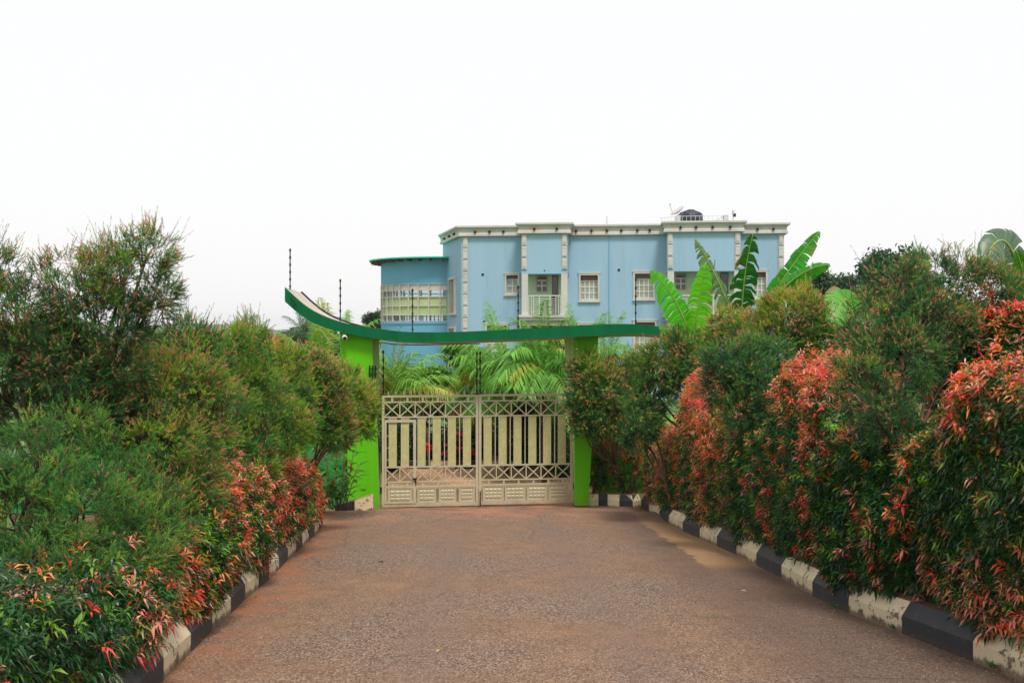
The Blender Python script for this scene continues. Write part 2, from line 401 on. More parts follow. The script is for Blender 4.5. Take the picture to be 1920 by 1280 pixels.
# raised planting beds behind the kerbs
for side in (-1, 1):
    mb = MB(); rows = []
    for y in [-6+0.5*i for i in range(62)]+[24.9]:
        if side > 0: x0 = xr(y)+0.22
        else: x0 = (xl(max(y, 7)) if y < 19.3 else xl(19.3)-min(0.9, (y-19.3)*0.4))-0.22
        zb = H-EYE-SLOPE*min(y, 25)+0.17
        rows.append([(x0, y, zb-0.02), (x0+side*0.5, y, zb+0.04), (x0+side*1.5, y, zb+0.02), (x0+side*5, y, zb-0.35)])
    mb.add([p for r in rows for p in r], [(j*4+i, j*4+i+1, (j+1)*4+i+1, (j+1)*4+i) for j in range(len(rows)-1) for i in range(3)])
    tag(mb.build('planting_bed', M_SOIL, smooth=True), kind='structure')

# paved courtyard, lawn and planting bed inside the gate
mb = MB(); mb.add([(-9, 25.3, 0.0), (9, 25.3, 0.0), (9, 34.5, -0.02), (-9, 34.5, -0.02)], [(0, 1, 2, 3)])
tag(mb.build('courtyard', M_PAVER), kind='structure')
mb = MB(); mb.add([(-0.2, 32.2, 0.03), (9, 32.2, 0.03), (9, 52, 0.0), (-0.2, 52, 0.0)], [(0, 1, 2, 3)])
M_LAWN = paint('bright_lawn', (0.10, 0.30, 0.03), 0.9, 0.3, 8)
tag(mb.build('lawn', M_LAWN), kind='structure')
mb = MB(); mb.box(-8.6, -0.35, 32.3, 36, -0.1, 0.16)
tag(mb.build('flower_bed', M_SOIL), kind='structure')

# kerbs: painted stones
KPROF = [(0.0, -0.10), (0.0, 0.12), (0.075, 0.235), (0.20, 0.245), (0.205, -0.10)]
def kerb_block(parent, a, b, side, mat, zf, hs=1.0, gap=0.004):
    mbk = MB(); a = Vector(a); b = Vector(b); t = (b-a).normalized(); nrm = Vector((t.y, -t.x))*side
    a = a+t*gap; b = b-t*gap; n = len(KPROF)
    secs = []
    for k in range(3):
        p = a.lerp(b, k/2)
        secs += [(p.x+nrm.x*o, p.y+nrm.y*o, zf(p.y)+(z*hs if z > 0 else z)) for o, z in KPROF]
    ff = [tuple(range(n)), tuple(range(3*n-1, 2*n-1, -1))]
    for j in range(2):
        for i in range(n): ff.append((j*n+i, j*n+(i+1) % n, (j+1)*n+(i+1) % n, (j+1)*n+i))
    mbk.add(secs, ff); return mbk.build('kerb_stone', mat, parent)
kerbr = tag(empty('kerb', (0, 0, 0)), kind='structure')
plain = lambda y: H-EYE-SLOPE*min(y, 25.0)
pts = [(KR[0][0]+0.14*(i), KR[0][1]-1.1*i) for i in (4, 3, 2, 1)]+list(KR)
for i in range(len(pts)-1):
    kerb_block(kerbr, pts[i], pts[i+1], 1, M_KWHITE if i % 2 == 0 else M_KBLACK, plain)
endx = [pts[-1], (2.66, 25.05), (2.38, 25.2), (2.12, 25.24), (1.92, 25.25), (1.69, 25.26)]
for i in range(len(endx)-1):
    kerb_block(kerbr, endx[i], endx[i+1], 1, M_KWHITE if i % 2 == 0 else M_KBLACK, plain)
kerbl = tag(empty('kerb', (0, 0, 0)), kind='structure')
pts = [(KL[0][0]+0.09*i, KL[0][1]-0.95*i) for i in (4, 3, 2, 1)]+list(KL)
for i in range(len(pts)-1):
    kerb_block(kerbl, pts[i], pts[i+1], -1, M_KWHITE if i % 2 == 0 else M_KBLACK, plain)
cur = [pts[-1], (-3.42, 20.3), (-3.72, 21.2), (-4.0, 22.2), (-4.02, 23.2)]
for i in range(len(cur)-1):
    kerb_block(kerbl, cur[i], cur[i+1], -1, M_KBLACK if i % 2 == 0 else M_KWHITE, plain)
# the two wedge stones climbing to the left pillar
for (px0, px1, t0, t1, mt) in ((628, 664.5, 947, 938.5, M_KBLACK), (665, 699, 938, 927, M_KWHITE)):
    d0 = 23.75
    mbk = MB(); a = P(px0, t0, d0); b = P(px1, t1, d0+0.3)
    mbk.hexa([(a.x, d0, -0.1), (b.x, d0+0.3, -0.1), (b.x, d0+0.5, -0.1), (a.x, d0+0.2, -0.1), (a.x, d0, a.z), (b.x, d0+0.3, b.z), (b.x, d0+0.5, b.z+0.01), (a.x, d0+0.2, a.z+0.01)])
    mbk.build('kerb_stone', mt, kerbl)

# kerb round the flower bed inside the gate
kerbi = tag(empty('kerb', (0, 0, 0)), kind='structure')
for i in range(12):
    MB().box(-8.6+0.7*i+0.004, -7.9+0.7*i-0.004, 32.05, 32.28, -0.1, 0.2).build('kerb_stone', M_KWHITE if i % 2 else M_KBLACK, kerbi)
for i in range(9):
    a = Vector((0.55+0.42*i, 32.0+0.2*i))
    MB().box(a.x, a.x+0.41, a.y+0.4, a.y+0.62, -0.05, 0.2).build('kerb_stone', M_KWHITE if i % 2 else M_KBLACK, kerbi)

# far hills
def hill(px0, px1, D, prof, name, mat):
    mbh = MB(); n = 40; vv = []
    r = random.Random(int(px0)+7)
    for j, (dd, k) in enumerate(((0, 0.0), (0.25, 0.55), (0.5, 0.85), (1.0, 1.0), (1.6, 0.7), (2.4, 0))):
        for i in range(n+1):
            t = i/n; x = (px0+(px1-px0)*t-960)*D/F
            h = np.interp(t, [p[0] for p in prof], [p[1] for p in prof])*D/F*(1+0.12*math.sin(i*1.7+j)+0.06*r.uniform(-1, 1))
            vv.append((x*(1+0.08*dd), D+dd*D*0.12, -9+max(0, (h+9+H)*k)))
    mbh.add(vv, [(j*(n+1)+i, j*(n+1)+i+1, (j+1)*(n+1)+i+1, (j+1)*(n+1)+i) for j in range(5) for i in range(n)])
    return tag(mbh.build(name, mat, smooth=True), kind='structure')
M_HILL = paint('wooded_hill', (0.07, 0.12, 0.05), 0.95, 0.5, 0.03, (0.22, 0.16, 0.11), 0.5)
hill(-700, 560, 1300, [(0, 8), (0.3, 14), (0.6, 6), (0.8, 14), (0.88, 16), (0.94, 4), (1, -4)], 'hill', M_HILL)
hill(470, 900, 900, [(0, -20), (0.1, 3), (0.16, 4), (0.22, -12), (0.5, -12), (1, -12)], 'hill', M_HILL)
hill(1300, 3000, 1100, [(0, -5), (0.3, 6), (0.6, 14), (1, 4)], 'hill', M_HILL)

# ================================================================== GATEWAY
gw = tag(empty('gateway', (-0.6, 24.8, 0)), 'lime green gateway with two tapered pillars under a curved dark green canopy beam', 'gateway')
def gchild(mbx, name, mats, smooth=False, parent=None):
    o = mbx.build(name, mats, parent or gw, smooth)
    if parent is None: o.matrix_parent_inverse = Matrix.Translation(-Vector((-0.6, 24.8, 0)))
    return o
BD = 24.15
top = [(534, 538), (544, 547), (559, 562), (579, 578), (599, 589), (627, 600), (660, 609), (701.5, 616), (747, 621.5), (791, 623), (839, 622.6), (880, 621), (920, 619.5), (980, 616.5), (1049, 612), (1113, 608.3), (1150, 607), (1177, 607), (1209, 608), (1244, 613), (1272, 621)]
bot = [(534, 565), (544, 574.5), (559, 588), (577, 601), (605, 613.5), (634, 622), (668, 629), (704, 635), (745, 639.5), (788, 641.6), (836, 641), (880, 639.7), (920, 638), (980, 636), (1049, 633), (1113, 629.3), (1150, 627.8), (1177, 626.7), (1209, 626), (1244, 628), (1272, 632)]
def smooth_curve(pts, n=64):
    a = np.array(pts, float); s = np.concatenate([[0], np.cumsum(np.hypot(*np.diff(a, axis=0).T))]); q = np.linspace(0, s[-1], n)
    c = np.stack([np.interp(q, s, a[:, 0]), np.interp(q, s, a[:, 1])], 1)
    for _ in range(3): c[1:-1] = (c[:-2]+2*c[1:-1]+c[2:])/4
    return c
tc, bc = smooth_curve(top), smooth_curve(bot)
mb = MB(); n = len(tc); DEP = 1.9
fr_t = [P(x, y, BD) for x, y in tc]; fr_b = [P(x, y, BD) for x, y in bc]
bk_t = [p+Vector((0.0, DEP, -0.06)) for p in fr_t]; bk_b = [p+Vector((0.0, DEP, -0.06)) for p in fr_b]
k = Vector((0, 0.03, -0.012))
mb.add(fr_t+fr_b, [(i+n, i+n+1, i+1, i) for i in range(n-1)], 0)
mb.add(bk_t+bk_b, [(i, i+1, i+n+1, i+n) for i in range(n-1)], 0)
mb.add(fr_t+bk_t, [(i, i+1, i+n+1, i+n) for i in range(n-1)], 1)
mb.add(fr_b+bk_b, [(i+n, i+n+1, i+1, i) for i in range(n-1)], 1)
for e in (0, n-1):
    mb.add([fr_t[e], bk_t[e], bk_b[e], fr_b[e]], [(0, 1, 2, 3) if e == 0 else (3, 2, 1, 0)], 0)
gchild(mb, 'canopy_beam', [M_DKGREEN, M_CONC])
# raised back edging of the canopy
mb = MB(); mb.tube([p+Vector((0, -0.03, 0.015)) for p in bk_t[::2]], 0.028, 5); gchild(mb, 'canopy_edging', M_BLACK)

def pillar(lo, hi, name, parent=None, inner=3):
    # lo / hi: ((pxL, pxR, py), front D, depth, back-inner px offset in m)
    mbp = MB()
    (l0, r0, y0, d0, e0, bl0, br0) = lo; (l1, r1, y1, d1, e1, bl1, br1) = hi
    a, b = P(l0, y0, d0), P(r0, y0, d0); c, d = P(l1, y1, d1), P(r1, y1, d1)
    mbp.hexa([a, b, b+Vector((br0, e0, 0)), a+Vector((bl0, e0, 0)), c, d, d+Vector((br1, e1, 0)), c+Vector((bl1, e1, 0))])
    mbp.m[inner] = 1
    return gchild(mbp, name, [M_LIME, M_LIMEPALE], parent=parent)
p1 = pillar((652, 711.6, 962, 24.55, 0.30, 0, 0), (650, 701, 640, 24.55, 0.95, 0, 0), 'pillar')
p1u = MB(); a, b, c, d = P(640, 719, 24.36), P(700, 719, 24.36), P(637.5, 621, 24.36), P(697, 636, 24.36)
p1u.hexa([a, b, b+Vector((0, 0.95, 0)), a+Vector((0, 0.95, 0)), c, P(697, 630, 24.36), P(697, 630, 24.36)+Vector((0.02, 1.15, 0)), c+Vector((0, 1.15, 0))])
p1u.m[3] = 1; gchild(p1u, 'pillar_head', [M_LIME, M_LIMEPALE])
p2 = pillar((1078, 1103, 948, 25.05, 0.40, 0, 0), (1075.5, 1122, 626, 24.55, 1.4, -0.15, 0), 'pillar', inner=5)
# recessed cable box outline on the left pillar
mb = MB(); a = P(677, 907, 24.54); mb.box(a.x, a.x+0.10, a.y-0.012, a.y, a.z-0.11, a.z); gchild(mb, 'cable_box', M_LIME)
# cable below the beam
mb = MB(); mb.tube([P(706, 641, 26.2), P(740, 645.5, 26.2), P(790, 646.5, 26.2), P(850, 645, 26.2), P(900, 644, 26.2)], 0.012, 5); gchild(mb, 'cable', M_BLACK)

def post_mesh(h, name='fence_post', n_ins=6):
    m_ = MB(); m_.box(-0.011, 0.011, -0.011, 0.011, 0, h)
    for i in range(n_ins):
        z = h*(0.10+0.88*i/(n_ins-1)); m_.lathe([(0.012, -0.028), (0.027, -0.016), (0.018, 0), (0.027, 0.016), (0.012, 0.028)], (0.0, 0, z-0.02), 8)
    return m_.mesh(name, M_BLACK)
# electric fence posts on the beam
for px, yt, yb in ((544, 466, 541), (638, 523, 601), (773.5, 541, 622), (971.5, 535, 616), (1192, 521, 607)):
    D = BD+0.3; a = P(px, yb+2, D); h = (yb+2-yt)*D/F
    o = inst('fence_post', post_mesh(h), gw, a-Vector((-0.6, 24.8, 0)))
# bracket fittings on the left pillar head
mb = MB()
for i, px in enumerate((693.5, 699, 704)):
    a = P(px, 706, 24.33 if i < 2 else 24.5); mb.box(a.x-0.014, a.x+0.014, a.y-0.05, a.y, a.z-0.02, a.z+0.24); mb.box(a.x-0.02, a.x+0.05, a.y-0.06, a.y-0.03, a.z+0.04, a.z+0.06); mb.box(a.x-0.02, a.x+0.05, a.y-0.06, a.y-0.03, a.z+0.16, a.z+0.18)
gchild(mb, 'wire_bracket', M_BLACK)
mb = MB(); a = P(643, 700, 24.33); mb.box(a.x-0.02, a.x+0.015, a.y-0.05, a.y, a.z, a.z+0.12); gchild(mb, 'wire_bracket', M_BLACK)
mb = MB(); a = P(557, 574, 24.12); b = P(545, 555, 24.12); mb.tube([b, b.lerp(a, 0.5)-Vector((0, 0.03, 0)), a], 0.012, 5); gchild(mb, 'wire_bracket', M_BLACK)

# security camera
sc_ = tag(empty('security_camera', P(646, 634, 24.3)), 'small white bullet security camera under the beam on the left pillar', 'security camera')
c1 = MB().tube([(0, -0.02, 0.045), (0.02, -0.13, 0.015), (0.035, -0.2, 0.0)], [0.05, 0.055, 0.055], 14).build('housing', M_WHITE, sc_, True)
MB().tube([(0.035, -0.201, 0.0), (0.037, -0.215, -0.003)], [0.042, 0.036], 14).build('lens', M_BLACK, sc_)
MB().box(-0.03, 0.03, -0.05, 0.04, 0.07, 0.1).build('mount', M_WHITE, sc_)

# ================================================================== GATE LEAVES
G0, G1 = Vector((P(716, 952, 24.75).x, 24.75, 0.035)), Vector((P(1074, 940, 25.35).x, 25.35, 0.055))
gdir = (G1-G0); GW = gdir.length; grz = math.atan2(gdir.y, gdir.x)
def gate_leaf(loc, w, wicket, label):
    L = tag(empty('gate_leaf', loc, grz), label, 'gate', 'leaves of the double gate')
    def bar(name, u0, u1, z0, z1, v=0.02, mat=M_GATE, par=None, vo=0.0):
        return MB().box(u0, u1, -v+vo, v+vo, z0, z1).build(name, mat, par or L)
    def diag(u0, z0, u1, z1, par=None, tk=0.012, vo=0):
        m_ = MB(); d = Vector((u1-u0, z1-z0)); L_ = d.length; d /= L_; q = Vector((-d.y, d.x))*tk
        m_.prism([(u0-q.x, z0-q.y), (u1-q.x, z1-q.y), (u1+q.x, z1+q.y), (u0+q.x, z0+q.y)], -0.008+vo, 0.008+vo)
        return m_.build('cross_bar', M_GATE, par or L)
    hinge = 0.0
    bar('stile', 0, 0.055, 0, 2.43, 0.026); bar('stile', w-0.055, w, 0, 2.43, 0.026)
    for z, h in ((2.385, 0.045), (2.27, 0.026), (1.94, 0.026), (0.85, 0.03), (0.53, 0.024), (0.415, 0.035), (0.0, 0.075)):
        bar('rail', 0.056, w-0.056, z, z+h, 0.022)
    a0, a1 = 0.056, w-0.056; cw = (a1-a0)/6
    for i in range(6):
        u = a0+cw*(i+0.5); bar('spacer', u-0.022, u+0.022, 2.297, 2.384, 0.015)
        u = a0+cw*i
        diag(u+0.01, 1.97, u+cw-0.01, 2.265, vo=0.009); diag(u+0.01, 2.265, u+cw-0.01, 1.97, vo=-0.009)
        if i: bar('picket', u-0.011, u+0.011, 1.967, 2.269, 0.018)
    for i in range(12):
        u = a0+cw*(i+0.5)/2; s_ = 0.022
        MB().prism([(u-0.006, 2.431), (u+0.006, 2.431), (u+0.006, 2.462), (u+s_, 2.478), (u+0.008, 2.492), (u, 2.54), (u-0.008, 2.492), (u-s_, 2.478), (u-0.006, 2.462)], -0.006, 0.006).build('finial', M_GATE, L)
    door = L; skip = 0
    if wicket:
        door = MB().box(0.06, 0.10, -0.035, -0.023, 0.076, 1.90).box(0.68, 0.74, -0.035, -0.023, 0.076, 1.90).box(0.10, 0.68, -0.035, -0.023, 1.84, 1.90).box(0.10, 0.68, -0.035, -0.023, 0.076, 0.12).build('wicket_door', M_GATE, L)
        MB().box(0.66, 0.76, -0.075, -0.036, 0.60, 0.63).box(0.715, 0.745, -0.07, -0.036, 0.50, 0.6).build('latch', M_BLACK, door)
        skip = 2
    for i in range(6):
        uc = a0+cw*(i+(0.30 if i < skip else 0.5)) + (0.08 if i < skip else 0.0)
        uc = (0.235, 0.50)[i] if i < skip else a0+cw*(i+0.42)
        pr = L
        p_ = bar('panel', uc-0.072, uc+0.072, 0.885, 1.935, 0.007, M_GPANEL)
        fr = MB().box(uc-0.088, uc-0.072, -0.014, 0.014, 0.882, 1.938).box(uc+0.072, uc+0.088, -0.014, 0.014, 0.882, 1.938).box(uc-0.072, uc+0.072, -0.013, 0.013, 1.915, 1.937).box(uc-0.072, uc+0.072, -0.013, 0.013, 0.883, 0.905)
        fr.build('panel_frame', M_GATE, p_)
        if i >= skip and i < 5: bar('picket', a0+cw*(i+0.93)-0.009, a0+cw*(i+0.93)+0.009, 0.881, 1.939, 0.01)
    for k_ in (range(3) if wicket else []):
        bar('spacer', 0.102, 0.146, 1.02+0.26*k_, 1.035+0.26*k_, 0.006)
    ncell = 6
    for i in range(ncell):
        u = a0+cw*i
        diag(u+0.01, 0.556, u+cw-0.01, 0.848, vo=0.009); diag(u+0.01, 0.848, u+cw-0.01, 0.556, vo=-0.009)
        if i: bar('picket', u-0.011, u+0.011, 0.555, 0.849, 0.018)
        bar('spacer', u+cw*0.5-0.018, u+cw*0.5+0.018, 0.451, 0.529, 0.014)
    # embossed kick plates
    cells = [(0.13, 0.66), (0.77, 1.18), (1.24, 1.62), (1.68, w-0.075)] if wicket else [(0.075+(w-0.15)/4*i+0.012, 0.075+(w-0.15)/4*(i+1)-0.012) for i in range(4)]
    for (u0, u1) in cells:
        m_ = MB().box(u0+0.02, u1-0.02, -0.006, 0.006, 0.09, 0.40)
        nx = 4; ny = 3
        for ix in range(nx):
            for iz in range(ny):
                x0 = u0+0.05+(u1-u0-0.1)*ix/nx; x1 = u0+0.05+(u1-u0-0.1)*(ix+1)/nx; z0 = 0.135+0.075*iz; z1 = z0+0.07; e = 0.018
                m_.add([(x0, -0.0065, z0), (x1-0.006, -0.0065, z0), (x1-0.006, -0.0065, z1), (x0, -0.0065, z1), (x0+e, -0.022, z0+e), (x1-e, -0.022, z0+e), (x1-e, -0.022, z1-e), (x0+e, -0.022, z1-e)],
                       [(4, 5, 6, 7), (0, 1, 5, 4), (1, 2, 6, 5), (2, 3, 7, 6), (3, 0, 4, 7)])
        kp = m_.build('kick_plate', M_GATE, L)
        MB().box(u0, u0+0.019, -0.018, 0.018, 0.077, 0.413).box(u1-0.019, u1, -0.018, 0.018, 0.077, 0.413).box(u0+0.02, u1-0.02, -0.017, 0.017, 0.39, 0.412).box(u0+0.02, u1-0.02, -0.017, 0.017, 0.077, 0.1).build('panel_frame', M_GATE, kp)
    # black insulated wire posts on the stiles
    for u, h in (((0.03, 0.97), (w-0.03, 0.93)) if wicket else ((0.03, 0.93), (w-0.04, 0.92))):
        o = inst('wire_post', post_mesh(h, 'wire_post'), L, (u, -0.0, 2.44))
        MB().box(-0.09, 0.09, -0.02, 0.02, -0.006, 0.014).build('post_foot', M_BLACK, o)
    for z in (0.3, 1.2, 2.1):
        uu = -0.02 if wicket else w+0.02
        MB().tube([(uu, 0, z), (uu, 0, z+0.14)], 0.022, 8).build('hinge', M_BLACK, L)
    if not wicket: MB().tube([(0.03, -0.04, -0.03), (0.03, -0.04, 0.3)], 0.012, 6).build('drop_bolt', M_BLACK, L)
    return L
gate_leaf(G0, GW/2-0.006, True, 'left khaki steel gate leaf with a small wicket door and padlock')
gate_leaf(G0.lerp(G1, 0.5)+Vector((0.006, 0, 0)), GW/2-0.006, False, 'right khaki steel gate leaf with six tall frosted panels')
# hinge posts fixed to the pillars
mb = MB(); mb.box(G0.x-0.075, G0.x-0.05, 24.72, 24.80, 0.0, 2.3); gchild(mb, 'hinge_post', M_BLACK)
mb = MB(); mb.box(G1.x+0.045, G1.x+0.10, 25.32, 25.42, 0.0, 2.3); gchild(mb, 'hinge_post', M_GATE)

# boundary walls left and right of the gateway
M_EMER = paint('emerald_wall_paint', lin(30, 130, 60), 0.7, 0.1, 2, lin(60, 110, 50), 0.4, streak=True)
o = MB().box(-14, -3.62, 24.75, 24.98, -0.1, 1.6).build('boundary_wall', M_EMER); tag(o, 'emerald green boundary wall behind the shrubs left of the gate', 'wall')
o = MB().box(1.98, 14, 27.2, 27.4, -0.1, 1.6).build('boundary_wall', M_LIME); tag(o, 'lime green boundary wall behind the shrubs right of the gate', 'wall')

# ================================================================== HOUSE
C0 = Vector((-2.98, 67.0)); TH = math.atan2(2.0, 18.5); cs, sn_ = math.cos(TH), math.sin(TH)
def S(px, t=0.0):
    kx = (px-960)/F
    return (kx*(C0.y-t*cs)-C0.x+t*sn_)/(cs+kx*sn_)
def BZ(px, py, t=0.0):
    s = S(px, t); D = C0.y-s*sn_-t*cs
    return H-(py-620)*D/F
house = tag(empty('house', (C0.x, C0.y, 0), -TH), 'two storey light blue house with grey cornice and recessed balconies behind the gate', 'house')
GB = -0.5
ZT = 10.02; ZC = ZT-0.60
SR = S(1470)
BAY = [(S(977.5, 1.5), S(1064, 1.5), 1.5), (S(1251, 1.6), S(1389, 1.6), 1.6)]
def hb(name, s0, s1, t0, t1, z0, z1, mat, parent=None):
    return MB().box(s0, s1, -t1, -t0, z0, z1).build(name, mat, parent or house)
# facade openings
def win(px0, px1, py0, py1): return (S(px0), S(px1), BZ(px0, py1), BZ(px0, py0))
WINS = [dict(r=win(949.5, 971, 516, 549), nx=2, ny=2), dict(r=win(1088.5, 1121, 516, 561), nx=4, ny=3), dict(r=win(1190.5, 1224.5, 513, 558), nx=4, ny=3), dict(r=win(1414, 1436, 510, 556), nx=3, ny=3),
        dict(r=win(913, 950, 610, 655), nx=4, ny=3), dict(r=win(1085, 1122, 609, 655), nx=4, ny=3), dict(r=win(1190, 1228, 604, 655), nx=4, ny=3), dict(r=win(1414, 1436, 604, 655), nx=3, ny=3)]
def wall_grid(s0, s1, z0, z1, holes, depth=0.26):
    m_ = MB(); ss = sorted({s0, s1, *[h[0] for h in holes], *[h[1] for h in holes]}); zs = sorted({z0, z1, *[h[2] for h in holes], *[h[3] for h in holes]})
    for i in range(len(ss)-1):
        for j in range(len(zs)-1):
            cx, cz = (ss[i]+ss[i+1])/2, (zs[j]+zs[j+1])/2
            if any(h[0] < cx < h[1] and h[2] < cz < h[3] for h in holes): continue
            m_.add([(ss[i], 0, zs[j]), (ss[i+1], 0, zs[j]), (ss[i+1], 0, zs[j+1]), (ss[i], 0, zs[j+1])], [(0, 1, 2, 3)])
    for a, b, c, d in holes:
        m_.add([(a, 0, c), (b, 0, c), (b, 0, d), (a, 0, d), (a, depth, c), (b, depth, c), (b, depth, d), (a, depth, d)], [(0, 4, 5, 1), (1, 5, 6, 2), (2, 6, 7, 3), (3, 7, 4, 0)])
    return m_
wall_grid(0, SR, GB, ZT-0.05, [w['r'] for w in WINS]).build('wall', M_BLUE, house)
# left raking wall, right wall, back and roof deck
LB = Vector((-4.45, 73.3)); dl = LB-C0; LBs = (dl.x*cs-dl.y*sn_, dl.x*sn_+dl.y*cs)
mb = MB(); mb.add([(0, 0.0, GB), (LBs[0], LBs[1], GB), (LBs[0], LBs[1], ZT-0.05), (0, 0.0, ZT-0.05)], [(3, 2, 1, 0)]); lw = mb.build('wall', M_BLUE, house)
mb = MB(); mb.add([(SR, 0, GB), (SR, 12, GB), (SR, 12, ZT-0.05), (SR, 0, ZT-0.05)], [(0, 1, 2, 3)]); mb.add([(SR, 12, GB), (LBs[0], 12, GB), (LBs[0], 12, ZT-0.05), (SR, 12, ZT-0.05)], [(0, 1, 2, 3)]); mb.add([(LBs[0], LBs[1], GB), (LBs[0], 12, GB), (LBs[0], 12, ZT-0.05), (LBs[0], LBs[1], ZT-0.05)], [(3, 2, 1, 0)])
mb.build('wall', M_BLUE, house)
mb = MB(); mb.add([(0, 0.02, ZT-0.12), (SR, 0.02, ZT-0.12), (SR, 12, ZT-0.12), (LBs[0], 12, ZT-0.12), (LBs[0], LBs[1], ZT-0.12)], [(0, 1, 2, 3, 4)]); mb.build('roof', M_CONC, house)
# windows
def window(w, t=0.0, par=None):
    a, b, c, d = w['r']; fw = 0.10
    o = MB().box(a-fw, a, -t-0.07, -t-0.003, c-0.08, d+fw).box(b, b+fw, -t-0.07, -t-0.003, c-0.08, d+fw).box(a, b, -t-0.07, -t-0.003, d, d+fw).box(a-fw-0.05, b+fw+0.05, -t-0.09, -t-0.003, d+fw, d+fw+0.07).build('window', M_TRIM, house)
    MB().box(a-fw-0.04, b+fw+0.04, -t-0.12, -t-0.003, c-0.18, c-0.08).box(a, b, -t-0.06, -t-0.003, c-0.08, c).build('sill', M_TRIM, o)
    dd = -t+0.2; hz = d-(d-c)*0.23
    MB().box(a, b, dd, dd+0.02, c, hz).build('pane', w.get('m', M_PANE), o)
    MB().box(a, b, dd-0.05, dd+0.02, hz+0.03, d).build('blind', M_BLIND, o)
    m_ = MB()
    for i in range(w['nx']+1):
        x = a+(b-a)*i/w['nx']; m_.box(max(a, x-0.028), min(b, x+0.028), dd-0.04, dd-0.004, c, hz)
    for j in range(w['ny']+1):
        z = c+(hz-c)*j/w['ny']; m_.box(a, b, dd-0.036, dd-0.005, max(c, z-0.026), z+0.026)
    m_.build('glazing_bars', M_WHITE, o)
    return o
for w in WINS: window(w)
# window in the left raking wall (tall, narrow) built proud of the wall
ux = Vector((LBs[0], LBs[1])).normalized(); ox = Vector((-ux.y, ux.x))      # along wall (back), outward
if ox.x > 0: ox = -ox
def rake(name, a0, a1, o0, o1, z0, z1, mat, parent=None):
    m_ = MB(); q = []
    for z in (z0, z1):
        for (a, o) in ((a0, o0), (a1, o0), (a1, o1), (a0, o1)):
            p = ux*a+ox*o; q.append((p.x, p.y, z))
    m_.hexa(q); return m_.build(name, mat, parent or house)
for (z0, z1) in ((4.95, 7.0), (1.7, 4.0)):
    o = rake('window', 1.7, 1.85, 0.003, 0.12, z0, z1, M_TRIM)
    rake('jamb', 3.75, 3.9, 0.003, 0.12, z0, z1, M_TRIM, o); rake('lintel', 1.7, 3.9, 0.003, 0.125, z1, z1+0.14, M_TRIM, o); rake('sill', 1.65, 3.95, 0.003, 0.16, z0-0.12, z0, M_TRIM, o)
    rake('pane', 1.86, 3.74, 0.004, 0.03, z0, z1, M_DARKPANE, o)
    for a in (2.3, 2.9, 3.4): rake('glazing_bar', a, a+0.05, 0.03, 0.06, z0, z1, M_WHITE, o)
# shallow scored lines across the blue walls (dado courses)
for z in [1.2+0.55*i for i in range(8)]:
    pass
# pilaster blocks
def pil_mesh(kind, w=0.30, h=0.66):
    m_ = MB().box(0, w, -0.05, -0.003, 0, h).box(0.03, w-0.03, -0.085, -0.051, 0.06, h-0.04)
    if kind == 0: m_.box(0.08, w-0.08, -0.11, -0.086, 0.17, h-0.14)
    else: m_.box(0.06, w-0.06, -0.10, -0.086, 0.1, 0.15).box(0.06, w-0.06, -0.10, -0.086, h-0.13, h-0.08)
    return m_.mesh('pilaster_block', M_TRIM)
PM = [pil_mesh(0), pil_mesh(1)]
def pilaster(s, t, z1, z0):
    k_ = 0; z = z1-0.68
    while z > z0-0.3:
        inst('pilaster_block', PM[k_ % 2], house, (s, -t, z)); z -= 0.68; k_ += 1
pilaster(S(868), 0, ZC-0.02, GB)
pilaster(SR-0.32, 0, ZC-0.02, GB)
